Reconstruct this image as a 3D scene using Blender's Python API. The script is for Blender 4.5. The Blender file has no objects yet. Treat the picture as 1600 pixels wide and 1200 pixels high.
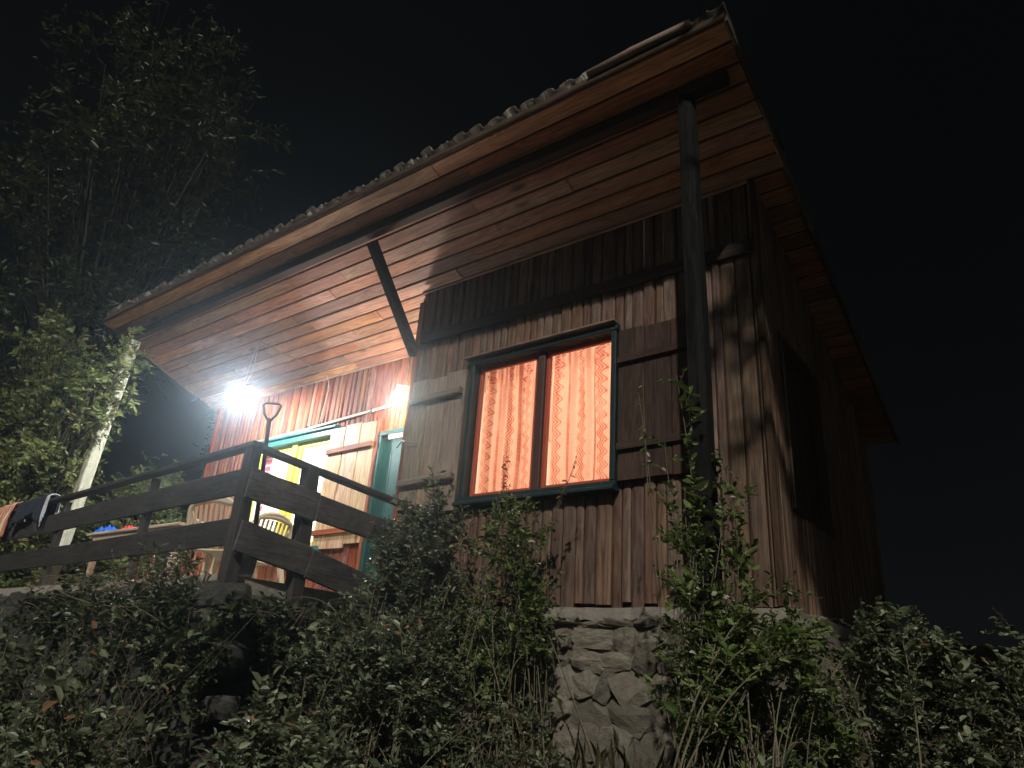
import bpy, math, random
import numpy as np
from mathutils import Vector, Matrix

random.seed(7)
RNG = np.random.default_rng(7)
R = math.radians
sc = bpy.context.scene
COL = sc.collection

# ------------------------------------------------------------------ camera
cam_d = bpy.data.cameras.new('camera')
cam = bpy.data.objects.new('camera', cam_d)
COL.objects.link(cam)
cam_d.sensor_width = 36.0
cam_d.lens = 36.0 * 1113.0 / 1600.0
cam_d.clip_start = 0.05
cam_d.clip_end = 3000.0
c_right = Vector((0.798, 0.599, 0.0683)).normalized()
c_fwd = Vector((-0.5758, 0.7238, 0.3802)).normalized()
c_up = c_right.cross(c_fwd).normalized()
c_right = c_fwd.cross(c_up).normalized()
cam.matrix_world = Matrix(((c_right.x, c_up.x, -c_fwd.x, 0), (c_right.y, c_up.y, -c_fwd.y, 0),
                           (c_right.z, c_up.z, -c_fwd.z, 0), (0, 0, 0, 1)))
sc.camera = cam

# ------------------------------------------------------------------ night sky, moonlight, exposure
SUN_FROM = Vector((0.52, -1.0, 0.95)).normalized()
world = bpy.data.worlds.new('World')
sc.world = world
world.use_nodes = True
wn = world.node_tree
bg = wn.nodes['Background']
sky = wn.nodes.new('ShaderNodeTexSky')
sky.sky_type = 'NISHITA'
sky.sun_disc = False
sky.sun_elevation = math.asin(SUN_FROM.z)
sky.sun_rotation = math.atan2(SUN_FROM.x, SUN_FROM.y)
wn.links.new(sky.outputs[0], bg.inputs[0])
bg.inputs[1].default_value = 0.0003
sun_d = bpy.data.lights.new('sun', 'SUN')
sun_d.energy = 2.8
sun_d.angle = R(1.0)
sun_d.color = (1.0, 0.94, 0.85)
sun = bpy.data.objects.new('sun', sun_d)
COL.objects.link(sun)
sun.rotation_euler = (-SUN_FROM).to_track_quat('-Z', 'Y').to_euler()
vs = sc.view_settings
vs.view_transform = 'Standard'
vs.look = 'None'
vs.exposure = 0.0
vs.gamma = 1.0
sc.render.engine = 'CYCLES'
sc.cycles.use_denoising = True
sc.cycles.max_bounces = 8
sc.cycles.transparent_max_bounces = 16
sc.cycles.sample_clamp_indirect = 4.0
sc.cycles.caustics_reflective = False
sc.cycles.caustics_refractive = False

# ------------------------------------------------------------------ material helpers
class NT:
    def __init__(self, name):
        self.m = bpy.data.materials.new(name)
        self.m.use_nodes = True
        self.t = self.m.node_tree
        self.t.nodes.clear()
        self.out = self.t.nodes.new('ShaderNodeOutputMaterial')
    def n(self, typ, **kw):
        x = self.t.nodes.new('ShaderNode' + typ)
        for k, v in kw.items():
            setattr(x, k, v)
        return x
    def l(self, a, b):
        self.t.links.new(a, b)
    def setin(self, sock, v):
        if hasattr(v, 'is_linked'):
            self.l(v, sock)
        elif v is not None:
            sock.default_value = v
    def math(self, op, a, b=None, c=None, clamp=False):
        x = self.n('Math', operation=op, use_clamp=clamp)
        self.setin(x.inputs[0], a)
        if b is not None: self.setin(x.inputs[1], b)
        if c is not None: self.setin(x.inputs[2], c)
        return x.outputs[0]
    def mix(self, fac, a, b, mode='MIX'):
        x = self.n('MixRGB', blend_type=mode)
        self.setin(x.inputs[0], fac)
        for s, v in ((x.inputs[1], a), (x.inputs[2], b)):
            self.setin(s, (*v, 1) if isinstance(v, tuple) and len(v) == 3 else v)
        return x.outputs[0]
    def ramp(self, fac, stops):
        x = self.n('ValToRGB')
        e = x.color_ramp.elements
        while len(e) < len(stops): e.new(0.5)
        for el, (p, c) in zip(e, stops):
            el.position = p
            el.color = (*c, 1) if len(c) == 3 else c
        self.l(fac, x.inputs[0])
        return x.outputs[0]
    def noise(self, vec, scale=5, detail=4, rough=0.55, w=None, dist=0.0):
        x = self.n('TexNoise')
        if w is not None:
            x.noise_dimensions = '4D'
            self.setin(x.inputs['W'], w)
        self.l(vec, x.inputs['Vector'])
        x.inputs['Scale'].default_value = scale
        x.inputs['Detail'].default_value = detail
        x.inputs['Roughness'].default_value = rough
        x.inputs['Distortion'].default_value = dist
        return x.outputs['Fac']
    def mapping(self, vec, scale=(1, 1, 1), rot=(0, 0, 0), loc=(0, 0, 0)):
        x = self.n('Mapping')
        self.l(vec, x.inputs[0])
        self.setin(x.inputs[1], loc); x.inputs[2].default_value = rot
        x.inputs[3].default_value = scale
        return x.outputs[0]
    def bump(self, h, strength=0.3, dist=0.01):
        x = self.n('Bump')
        x.inputs['Strength'].default_value = strength
        x.inputs['Distance'].default_value = dist
        self.l(h, x.inputs['Height'])
        return x.outputs[0]
    def principled(self, col, rough=0.7, normal=None, spec=0.3, metal=0.0):
        p = self.n('BsdfPrincipled')
        self.setin(p.inputs['Base Color'], (*col, 1) if isinstance(col, tuple) and len(col) == 3 else col)
        self.setin(p.inputs['Roughness'], rough)
        p.inputs['Specular IOR Level'].default_value = spec
        p.inputs['Metallic'].default_value = metal
        if normal is not None: self.l(normal, p.inputs['Normal'])
        return p.outputs[0]
    def done(self, sh):
        self.l(sh, self.out.inputs[0])
        return self.m


def wood(name, dark, light, axis='z', knots=0.5, vary=0.35, rough=0.65, knot_col=None, grey=0.0, streak=1.0, dirt=0.0, spec=0.35):
    """stained or raw planks: stretched grain, growth rings, knots, per-plank tone"""
    m = NT(name)
    tc = m.n('TexCoord').outputs['Object']
    rnd = m.n('ObjectInfo').outputs['Random']
    w = m.math('MULTIPLY', rnd, 37.0)
    a = {'x': 0, 'y': 1, 'z': 2}[axis]
    s1 = [38.0] * 3; s1[a] = 1.6
    s2 = [11.0] * 3; s2[a] = 0.9
    s3 = [7.0] * 3; s3[a] = 2.2
    g1 = m.noise(m.mapping(tc, tuple(s1)), 1.0, 5, 0.65, w, 0.6)
    g2 = m.noise(m.mapping(tc, tuple(s2)), 1.0, 3, 0.5, w, 1.2)
    rings = m.math('FRACT', m.math('MULTIPLY', g2, 7.0))
    rings = m.math('ABSOLUTE', m.math('SUBTRACT', rings, 0.5))
    fac = m.math('ADD', m.math('MULTIPLY', g1, 0.75 * streak), m.math('MULTIPLY', rings, 0.55))
    fac = m.math('SUBTRACT', fac, 0.13, clamp=True)
    col = m.ramp(fac, [(0.22, dark), (0.58, light)])
    # blotchy stain
    bl = m.noise(tc, 2.3, 4, 0.6, w)
    col = m.mix(m.math('MULTIPLY', m.ramp(bl, [(0.42, (0, 0, 0)), (0.68, (1, 1, 1))]), 0.5), col, dark)
    # knots
    v = m.n('TexVoronoi', voronoi_dimensions='4D')
    m.l(m.mapping(tc, tuple(s3)), v.inputs['Vector']); m.l(w, v.inputs['W'])
    v.inputs['Scale'].default_value = 1.0
    kn = m.ramp(v.outputs['Distance'], [(0.10, (1, 1, 1)), (0.25, (0, 0, 0))])
    kmask = m.math('MULTIPLY', kn, knots)
    col = m.mix(kmask, col, knot_col or tuple(c * 0.35 for c in dark))
    if grey:
        gn = m.noise(tc, 5.0, 5, 0.7, w)
        col = m.mix(m.math('MULTIPLY', m.ramp(gn, [(0.35, (0, 0, 0)), (0.65, (1, 1, 1))]), grey), col, (0.22, 0.20, 0.175))
    if dirt:
        dn = m.noise(tc, 9.0, 6, 0.75, w)
        col = m.mix(m.math('MULTIPLY', m.ramp(dn, [(0.5, (0, 0, 0)), (0.62, (1, 1, 1))]), dirt), col, (0.05, 0.045, 0.035))
    br = m.math('ADD', m.math('MULTIPLY', m.n('ObjectInfo').outputs['Random'], 2 * vary), 1.0 - vary)
    hs = m.n('HueSaturation')
    m.l(col, hs.inputs['Color'])
    m.l(br, hs.inputs['Value'])
    m.l(m.math('ADD', m.math('MULTIPLY', m.math('FRACT', m.math('MULTIPLY', rnd, 13.7)), 0.025), 0.488), hs.inputs['Hue'])
    m.l(m.math('ADD', m.math('MULTIPLY', m.math('FRACT', m.math('MULTIPLY', rnd, 7.3)), 0.3), 0.85), hs.inputs['Saturation'])
    nb = m.bump(m.math('SUBTRACT', g1, m.math('MULTIPLY', kn, 0.3)), 0.45, 0.006)
    rr = m.math('ADD', m.math('MULTIPLY', g1, 0.25), rough - 0.12)
    return m.done(m.principled(hs.outputs[0], rr, nb, spec))


def painted(name, col, wear=(0.2, 0.14, 0.09), amount=0.4, rough=0.5, axis='z'):
    m = NT(name)
    tc = m.n('TexCoord').outputs['Object']
    s = [30.0] * 3; s[{'x': 0, 'y': 1, 'z': 2}[axis]] = 3.0
    n1 = m.noise(m.mapping(tc, tuple(s)), 1.0, 5, 0.7)
    n2 = m.noise(tc, 4.0, 4, 0.6)
    c = m.mix(m.math('MULTIPLY', m.ramp(n1, [(0.56, (0, 0, 0)), (0.66, (1, 1, 1))]), amount), col, wear)
    c = m.mix(m.math('MULTIPLY', n2, 0.35), c, tuple(x * 0.6 for x in col))
    return m.done(m.principled(c, rough, m.bump(n1, 0.25, 0.004), 0.4))


def plain(name, col, rough=0.6, metal=0.0, nscale=12.0, amt=0.3, bump=0.15, spec=0.4):
    m = NT(name)
    tc = m.n('TexCoord').outputs['Object']
    n = m.noise(tc, nscale, 5, 0.6)
    c = m.mix(m.math('MULTIPLY', n, amt * 1.6), col, tuple(x * 0.45 for x in col))
    return m.done(m.principled(c, rough, m.bump(n, bump, 0.01), spec, metal))


def stone_mat(name, c1, c2, moss=0.35):
    m = NT(name)
    tc = m.n('TexCoord').outputs['Object']
    rnd = m.n('ObjectInfo').outputs['Random']
    w = m.math('MULTIPLY', rnd, 29.0)
    n1 = m.noise(tc, 6, 7, 0.68, w)
    n2 = m.noise(tc, 34, 5, 0.7, w)
    c = m.mix(m.ramp(n1, [(0.3, (0, 0, 0)), (0.7, (1, 1, 1))]), c1, c2)
    c = m.mix(m.math('MULTIPLY', n2, 0.5), c, tuple(x * 0.35 for x in c1))
    ms = m.noise(tc, 4.5, 5, 0.7, w)
    c = m.mix(m.math('MULTIPLY', m.ramp(ms, [(0.52, (0, 0, 0)), (0.68, (1, 1, 1))]), moss), c, (0.055, 0.075, 0.025))
    hs = m.n('HueSaturation')
    m.l(c, hs.inputs['Color'])
    m.l(m.math('ADD', m.math('MULTIPLY', rnd, 0.6), 0.7), hs.inputs['Value'])
    h = m.math('ADD', m.math('MULTIPLY', n1, 0.7), m.math('MULTIPLY', n2, 0.35))
    return m.done(m.principled(hs.outputs[0], 0.92, m.bump(h, 0.9, 0.03), 0.2))


def leaf_mat(name, stops, trans=0.35, rough=0.45):
    """per-leaf tone from the face attribute 'tone' (young, old and withered leaves)"""
    m = NT(name)
    at = m.n('Attribute', attribute_name='tone')
    c = m.ramp(at.outputs['Fac'], stops)
    p = m.principled(c, rough, None, 0.35)
    tr = m.n('BsdfTranslucent')
    hs = m.n('HueSaturation'); m.l(c, hs.inputs['Color']); hs.inputs['Value'].default_value = 1.25
    m.l(hs.outputs[0], tr.inputs[0])
    mx = m.n('MixShader'); mx.inputs[0].default_value = trans
    m.l(p, mx.inputs[1]); m.l(tr.outputs[0], mx.inputs[2])
    return m.done(mx.outputs[0])


def emitter(name, col, strength):
    m = NT(name)
    e = m.n('Emission')
    e.inputs[0].default_value = (*col, 1)
    e.inputs[1].default_value = strength
    return m.done(e.outputs[0])


def glass_mat(name):
    m = NT(name)
    tr = m.n('BsdfTransparent'); tr.inputs[0].default_value = (0.93, 0.95, 0.93, 1)
    gl = m.n('BsdfGlossy'); gl.inputs['Roughness'].default_value = 0.03
    lw = m.n('LayerWeight'); lw.inputs[0].default_value = 0.5
    fr = m.math('ADD', m.math('MULTIPLY', m.math('POWER', lw.outputs['Facing'], 5.0), 0.9), 0.035)
    mx = m.n('MixShader')
    m.l(fr, mx.inputs[0]); m.l(tr.outputs[0], mx.inputs[1]); m.l(gl.outputs[0], mx.inputs[2])
    return m.done(mx.outputs[0])


def curtain_mat(name):
    """woven orange cloth with columns of wavy zigzag lines, seen against the room light"""
    m = NT(name)
    tc = m.n('TexCoord').outputs['UV']
    sep = m.n('SeparateXYZ'); m.l(tc, sep.inputs[0])
    u, v = sep.outputs[0], sep.outputs[1]      # metres along the cloth
    tri = m.math('PINGPONG', v, 0.052)
    tri = m.math('SMOOTH_MAX', m.math('SMOOTH_MIN', tri, 0.047, 0.012), 0.005, 0.012)
    wob = m.math('MULTIPLY', m.math('SUBTRACT', tri, 0.026), 1.15)
    uw = m.math('ADD', u, m.math('MULTIPLY', m.math('SINE', m.math('ADD', m.math('MULTIPLY', u, 11.0), m.math('MULTIPLY', v, 1.3))), 0.022))
    us = m.math('ADD', uw, wob)
    per = 0.27
    cell = m.math('SUBTRACT', m.math('PINGPONG', m.math('ADD', us, 0.045), per), per * 0.5)
    band = m.math('LESS_THAN', m.math('ABSOLUTE', cell), 0.046)
    lines = m.math('SINE', m.math('MULTIPLY', us, 2 * math.pi / 0.030))
    lines = m.math('MULTIPLY', m.math('ADD', lines, 0.9), 0.62, clamp=True)
    zz = m.math('MULTIPLY', band, lines)
    # plain rust stripes between the columns
    cell2 = m.math('SUBTRACT', m.math('PINGPONG', m.math('ADD', u, 0.19), 0.29), 0.145)
    stripe = m.math('MULTIPLY', m.math('LESS_THAN', m.math('ABSOLUTE', cell2), 0.016), 0.75)
    vec = m.n('CombineXYZ'); m.l(u, vec.inputs[0]); m.l(v, vec.inputs[1])
    weave = m.noise(m.mapping(vec.outputs[0], (14, 330, 1)), 1.0, 3, 0.7)
    blot = m.noise(m.mapping(vec.outputs[0], (9, 5, 1)), 1.0, 4, 0.6)
    patchy = m.math('ADD', m.math('MULTIPLY', m.noise(m.mapping(vec.outputs[0], (17, 3.5, 1)), 1.0, 3, 0.6), 1.5), 0.02, clamp=True)
    fac = m.math('MAXIMUM', m.math('MULTIPLY', m.math('MULTIPLY', zz, 0.95), patchy), m.math('MULTIPLY', stripe, patchy))
    fac = m.math('ADD', fac, m.math('MULTIPLY', m.math('SUBTRACT', weave, 0.46), 1.5), clamp=True)
    fac = m.math('ADD', fac, m.math('MULTIPLY', m.math('SUBTRACT', blot, 0.45), 0.5), clamp=True)
    c = m.mix(fac, (0.86, 0.52, 0.41), (0.46, 0.105, 0.055))
    d = m.n('BsdfDiffuse'); m.l(c, d.inputs[0])
    t = m.n('BsdfTranslucent'); m.l(c, t.inputs[0])
    mx = m.n('MixShader'); mx.inputs[0].default_value = 0.78
    m.l(d.outputs[0], mx.inputs[1]); m.l(t.outputs[0], mx.inputs[2])
    return m.done(mx.outputs[0])


def cloth_mat(name, c1, c2=None, stripes=0.0, axis=0, trans=0.0):
    m = NT(name)
    tc = m.n('TexCoord').outputs['UV']
    n = m.noise(tc, 30, 4, 0.6)
    if c2 is not None:
        sep = m.n('SeparateXYZ'); m.l(tc, sep.inputs[0])
        s = m.math('SINE', m.math('MULTIPLY', sep.outputs[axis], stripes))
        f = m.ramp(s, [(0.45, (0, 0, 0)), (0.55, (1, 1, 1))])
        c = m.mix(f, c1, c2)
    else:
        c = m.mix(m.math('MULTIPLY', n, 0.6), c1, tuple(x * 0.5 for x in c1))
    p = m.principled(c, 0.85, m.bump(n, 0.3, 0.004), 0.2)
    if trans:
        t = m.n('BsdfTranslucent'); m.l(c, t.inputs[0])
        mx = m.n('MixShader'); mx.inputs[0].default_value = trans
        m.l(p, mx.inputs[1]); m.l(t.outputs[0], mx.inputs[2]); p = mx.outputs[0]
    return m.done(p)


def ground_mat(name):
    m = NT(name)
    tc = m.n('TexCoord').outputs['Object']
    n1 = m.noise(tc, 1.7, 6, 0.65); n2 = m.noise(tc, 22, 6, 0.7)
    c = m.mix(m.ramp(n1, [(0.35, (0, 0, 0)), (0.65, (1, 1, 1))]), (0.05, 0.04, 0.025), (0.045, 0.055, 0.02))
    c = m.mix(m.math('MULTIPLY', n2, 0.6), c, (0.10, 0.08, 0.05))
    return m.done(m.principled(c, 0.95, m.bump(n2, 0.8, 0.05), 0.15))


def roof_tile_mat(name):
    m = NT(name)
    tc = m.n('TexCoord').outputs['Object']
    rnd = m.n('ObjectInfo').outputs['Random']
    n = m.noise(tc, 12, 6, 0.7, m.math('MULTIPLY', rnd, 31.0))
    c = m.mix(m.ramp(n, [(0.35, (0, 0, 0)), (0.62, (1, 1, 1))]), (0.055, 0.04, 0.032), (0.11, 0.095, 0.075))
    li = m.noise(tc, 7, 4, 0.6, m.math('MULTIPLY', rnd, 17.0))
    c = m.mix(m.ramp(li, [(0.58, (0, 0, 0)), (0.62, (1, 1, 1))]), c, (0.30, 0.285, 0.24))  # pale flecks stand in for light caught on the tile ends
    return m.done(m.principled(c, 0.9, m.bump(n, 0.5, 0.01), 0.2))


M = {
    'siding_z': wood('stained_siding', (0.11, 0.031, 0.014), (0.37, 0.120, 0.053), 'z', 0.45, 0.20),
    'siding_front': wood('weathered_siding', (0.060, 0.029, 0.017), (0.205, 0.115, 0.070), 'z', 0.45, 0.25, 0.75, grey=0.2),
    'soffit_x': wood('stained_soffit_boards', (0.20, 0.082, 0.042), (0.47, 0.235, 0.135), 'x', 0.85, 0.34, 0.55, (0.05, 0.017, 0.009), streak=1.2),
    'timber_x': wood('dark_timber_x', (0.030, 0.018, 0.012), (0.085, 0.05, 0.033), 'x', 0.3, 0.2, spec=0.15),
    'timber_y': wood('dark_timber_y', (0.030, 0.018, 0.012), (0.085, 0.05, 0.033), 'y', 0.3, 0.2, spec=0.15),
    'timber_z': wood('dark_timber_z', (0.030, 0.018, 0.012), (0.085, 0.05, 0.033), 'z', 0.3, 0.2, spec=0.15),
    'post_dark': wood('dark_post', (0.005, 0.005, 0.0045), (0.019, 0.0185, 0.0165), 'z', 0.4, 0.05, 0.85, spec=0.08),  # near-black: the shadow on the post is put into its colour
    'log_z': wood('weathered_log', (0.013, 0.0125, 0.011), (0.040, 0.038, 0.032), 'z', 0.3, 0.1, 0.8, grey=0.15),
    'pine_z': wood('raw_pine_z', (0.33, 0.20, 0.10), (0.66, 0.49, 0.31), 'z', 0.9, 0.12, 0.55, (0.16, 0.07, 0.03)),
    'pine_x': wood('stained_batten_x', (0.17, 0.05, 0.02), (0.36, 0.14, 0.06), 'x', 0.4, 0.12),
    'grey_z': wood('weathered_pine_z', (0.15, 0.105, 0.072), (0.36, 0.27, 0.195), 'z', 0.9, 0.15, 0.75, (0.07, 0.045, 0.03), grey=0.45),
    'grey_x': wood('weathered_pine_x', (0.12, 0.085, 0.062), (0.27, 0.20, 0.15), 'x', 0.4, 0.15, 0.75, grey=0.4),
    'shut_z': wood('dark_shutter_z', (0.034, 0.020, 0.015), (0.085, 0.049, 0.036), 'z', 0.3, 0.12, 0.8, spec=0.15),
    'shut_x': wood('dark_shutter_x', (0.034, 0.020, 0.015), (0.078, 0.045, 0.033), 'x', 0.3, 0.12, 0.8, spec=0.15),
    'white_post': wood('limewashed_post', (0.42, 0.42, 0.30), (0.74, 0.74, 0.58), 'z', 0.25, 0.08, 0.75, (0.25, 0.24, 0.15), dirt=0.3),
    'rail_x': wood('rail_board_x', (0.022, 0.02, 0.019), (0.06, 0.054, 0.05), 'x', 0.35, 0.15, 0.85, grey=0.08, dirt=0.5, spec=0.1),
    'rail_y': wood('rail_board_y', (0.035, 0.031, 0.028), (0.105, 0.095, 0.085), 'y', 0.45, 0.15, 0.85, grey=0.3, dirt=0.7, spec=0.1),
    'rail_z': wood('rail_post_z', (0.028, 0.025, 0.022), (0.075, 0.066, 0.06), 'z', 0.35, 0.15, 0.8, grey=0.12, dirt=0.4, spec=0.1),
    'table_x': wood('table_top_x', (0.36, 0.27, 0.18), (0.66, 0.56, 0.42), 'x', 0.3, 0.1, 0.55),
    'barge': wood('barge_board', (0.05, 0.036, 0.024), (0.19, 0.145, 0.095), 'y', 0.3, 0.5, 0.8, grey=0.25, dirt=0.6, spec=0.15),
    'teal': painted('teal_paint', (0.026, 0.135, 0.115), amount=0.35),
    'teal_dark': painted('dark_teal_paint', (0.014, 0.032, 0.034), amount=0.35),
    'door_teal': painted('door_teal_paint', (0.02, 0.075, 0.07), amount=0.2, rough=0.35),
    'yellow': painted('yellow_paint', (0.78, 0.70, 0.10), amount=0.25),
    'redwood': painted('red_sash_paint', (0.42, 0.085, 0.045), amount=0.25),
    'mullion': painted('brown_mullion_paint', (0.085, 0.045, 0.038), amount=0.3),
    'core': plain('wall_core', (0.035, 0.022, 0.015), 0.9),
    'room': plain('room_plaster', (0.72, 0.66, 0.56), 0.9, amt=0.1),
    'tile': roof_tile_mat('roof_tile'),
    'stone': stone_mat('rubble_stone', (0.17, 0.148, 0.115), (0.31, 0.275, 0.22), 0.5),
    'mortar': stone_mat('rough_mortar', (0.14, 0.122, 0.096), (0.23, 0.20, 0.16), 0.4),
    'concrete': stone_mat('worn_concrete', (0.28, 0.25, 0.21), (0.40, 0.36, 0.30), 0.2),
    'darkstone': stone_mat('dark_field_stone', (0.05, 0.048, 0.042), (0.105, 0.10, 0.085), 0.5),  # shade over the terrace front is put into this dark stone colour
    'plastic': plain('beige_plastic', (0.62, 0.53, 0.38), 0.4, amt=0.12, bump=0.02),
    'pvc': plain('pale_conduit', (0.66, 0.62, 0.54), 0.45, amt=0.12, bump=0.02),
    'cable': plain('cable_sheath', (0.45, 0.36, 0.27), 0.5, amt=0.12, bump=0.02),
    'metal': plain('grey_steel', (0.28, 0.28, 0.28), 0.35, 0.8),
    'darkmetal': plain('dark_steel', (0.07, 0.07, 0.07), 0.45, 0.6),
    'enamel': plain('white_enamel', (0.82, 0.82, 0.80), 0.3, amt=0.05, bump=0.02),
    'glass': glass_mat('window_glass'),
    'curtain': curtain_mat('orange_curtain'),
    'net': cloth_mat('white_net', (0.86, 0.84, 0.80), trans=0.55),
    'floral': cloth_mat('floral_drape', (0.55, 0.16, 0.30), (0.80, 0.62, 0.66), 70.0, 1, 0.4),
    'jacket': cloth_mat('dark_jacket', (0.035, 0.04, 0.055)),
    'lining': cloth_mat('white_lining', (0.70, 0.72, 0.80)),
    'stripes': cloth_mat('striped_towel', (0.55, 0.20, 0.13), (0.75, 0.60, 0.45), 55.0, 0),
    'bluebag': cloth_mat('blue_bag', (0.03, 0.16, 0.70), trans=0.2),
    'redcloth': cloth_mat('red_cloth', (0.60, 0.045, 0.05)),
    'bark': plain('bark', (0.055, 0.045, 0.034), 0.95, nscale=30, amt=0.5, bump=0.8, spec=0.1),
    'twig': plain('twig', (0.17, 0.145, 0.095), 0.85, nscale=30, amt=0.3, bump=0.3, spec=0.2),
    'ground': ground_mat('soil'),
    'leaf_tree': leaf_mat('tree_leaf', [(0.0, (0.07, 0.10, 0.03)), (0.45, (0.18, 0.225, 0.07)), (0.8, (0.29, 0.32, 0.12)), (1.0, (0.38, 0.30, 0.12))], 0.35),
    'leaf_shrub': leaf_mat('shrub_leaf', [(0.0, (0.045, 0.064, 0.032)), (0.5, (0.125, 0.155, 0.085)), (0.86, (0.26, 0.285, 0.18)), (0.93, (0.20, 0.12, 0.06)), (1.0, (0.22, 0.10, 0.05))], 0.25, 0.36),
    'leaf_vine': leaf_mat('vine_leaf', [(0.0, (0.05, 0.09, 0.02)), (0.6, (0.12, 0.17, 0.045)), (0.9, (0.26, 0.28, 0.13)), (1.0, (0.5, 0.48, 0.38))], 0.3),
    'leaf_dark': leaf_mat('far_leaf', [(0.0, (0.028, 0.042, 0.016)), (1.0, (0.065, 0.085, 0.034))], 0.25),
    'leaf_red': leaf_mat('reddish_leaf', [(0.0, (0.12, 0.05, 0.03)), (0.6, (0.16, 0.09, 0.04)), (1.0, (0.11, 0.12, 0.04))], 0.3),
    'straw': leaf_mat('dry_grass', [(0.0, (0.06, 0.06, 0.025)), (0.6, (0.10, 0.09, 0.045)), (1.0, (0.045, 0.06, 0.022))], 0.2),
}
LAMP_WHITE = emitter('lamp_glow', (0.93, 0.97, 1.0), 2350.0)
BULB_WARM = emitter('bulb_glow', (1.0, 0.93, 0.84), 640.0)

# ------------------------------------------------------------------ mesh helpers
WLOC = {}


def link(name, mesh, mat=None, parent=None, loc=None, uv=None, smooth=False):
    """mesh verts are in world coordinates; the object's origin is put at loc (default: centre of its base)"""
    n = len(mesh.vertices)
    co = np.empty(n * 3); mesh.vertices.foreach_get('co', co); co = co.reshape(-1, 3)
    if loc is None:
        lo, hi = co.min(0), co.max(0)
        loc = ((lo[0] + hi[0]) / 2, (lo[1] + hi[1]) / 2, lo[2])
    co = co - np.array(loc)
    mesh.vertices.foreach_set('co', co.ravel())
    if mat is not None and not mesh.materials:
        mesh.materials.append(mat)
    if smooth:
        mesh.polygons.foreach_set('use_smooth', np.ones(len(mesh.polygons), dtype=bool))
    mesh.update()
    o = bpy.data.objects.new(name, mesh)
    COL.objects.link(o)
    WLOC[o.name] = Vector(loc)
    if parent is not None:
        o.parent = parent
        o.location = Vector(loc) - WLOC[parent.name]
    else:
        o.location = loc
    return o


def tag(o, label=None, cat=None, group=None, kind=None):
    if label: o['label'] = label
    if cat: o['category'] = cat
    if group: o['group'] = group
    if kind: o['kind'] = kind
    return o


def empty(name, loc, label, cat, group=None):
    o = bpy.data.objects.new(name, None)
    o.empty_display_size = 0.2
    COL.objects.link(o)
    o.location = loc
    WLOC[o.name] = Vector(loc)
    return tag(o, label, cat, group)


def mk(verts, faces, name='m'):
    me = bpy.data.meshes.new(name)
    me.from_pydata([tuple(v) for v in verts], [], [tuple(f) for f in faces])
    return me


def join_data(parts):
    V, F = [], []
    for v, f in parts:
        o = len(V)
        V.extend(v)
        F.extend([tuple(i + o for i in q) for q in f])
    return V, F


def bar(p0, p1, w, h, up=(0, 0, 1), ch=0.006, seg=1, wob=0.0, taper=1.0):
    """chamfered beam from p0 to p1; w across, h along 'up'"""
    p0, p1, up = Vector(p0), Vector(p1), Vector(up)
    d = (p1 - p0).normalized()
    s = d.cross(up)
    if s.length < 1e-5: s = d.cross(Vector((0, 1, 0)))
    s.normalize()
    u = s.cross(d).normalized()
    ch = min(ch, w * 0.4, h * 0.4)
    a, b = w / 2, h / 2
    prof = [(-a + ch, -b), (a - ch, -b), (a, -b + ch), (a, b - ch), (a - ch, b), (-a + ch, b), (-a, b - ch), (-a, -b + ch)]
    V, F = [], []
    for i in range(seg + 1):
        t = i / seg
        k = 1 + (taper - 1) * t
        c = p0.lerp(p1, t)
        if wob and 0 < i < seg:
            c = c + s * random.uniform(-wob, wob) + u * random.uniform(-wob, wob)
        for (x, y) in prof:
            jx = random.uniform(-wob, wob) * 0.4 if wob else 0
            V.append(c + s * (x * k + jx) + u * (y * k + jx))
    for i in range(seg):
        for j in range(8):
            q, r = i * 8, (i + 1) * 8
            F.append((q + j, q + (j + 1) % 8, r + (j + 1) % 8, r + j))
    F.append(tuple(reversed(range(8))))
    F.append(tuple(range(seg * 8, seg * 8 + 8)))
    return V, F


def tube(pts, rad, n=8, cap=True, rough=0.0):
    pts = [Vector(p) for p in pts]
    if not hasattr(rad, '__len__'): rad = [rad] * len(pts)
    V, F = [], []
    ref = None
    for i, p in enumerate(pts):
        d = (pts[min(i + 1, len(pts) - 1)] - pts[max(i - 1, 0)]).normalized()
        if ref is None:
            ref = Vector((0, 0, 1)) if abs(d.z) < 0.9 else Vector((1, 0, 0))
        s = d.cross(ref).normalized()
        ref = s.cross(d).normalized()
        for j in range(n):
            a = 2 * math.pi * j / n
            r = rad[i] * (1 + (random.uniform(-rough, rough) if rough else 0))
            V.append(p + (s * math.cos(a) + ref * math.sin(a)) * r)
    for i in range(len(pts) - 1):
        for j in range(n):
            F.append((i * n + j, i * n + (j + 1) % n, (i + 1) * n + (j + 1) % n, (i + 1) * n + j))
    if cap:
        F.append(tuple(reversed(range(n))))
        F.append(tuple(range((len(pts) - 1) * n, len(pts) * n)))
    return V, F


def boxd(x0, x1, y0, y1, z0, z1):
    V = [Vector(p) for p in ((x0, y0, z0), (x1, y0, z0), (x1, y1, z0), (x0, y1, z0), (x0, y0, z1), (x1, y0, z1), (x1, y1, z1), (x0, y1, z1))]
    return V, [(0, 3, 2, 1), (4, 5, 6, 7), (0, 1, 5, 4), (1, 2, 6, 5), (2, 3, 7, 6), (3, 0, 4, 7)]


def lathe(center, prof, n=24):
    """prof: list of (r, z)"""
    c = Vector(center)
    V, F = [], []
    for (r, z) in prof:
        for j in range(n):
            a = 2 * math.pi * j / n
            V.append(c + Vector((r * math.cos(a), r * math.sin(a), z)))
    for i in range(len(prof) - 1):
        for j in range(n):
            F.append((i * n + j, i * n + (j + 1) % n, (i + 1) * n + (j + 1) % n, (i + 1) * n + j))
    return V, F


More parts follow.
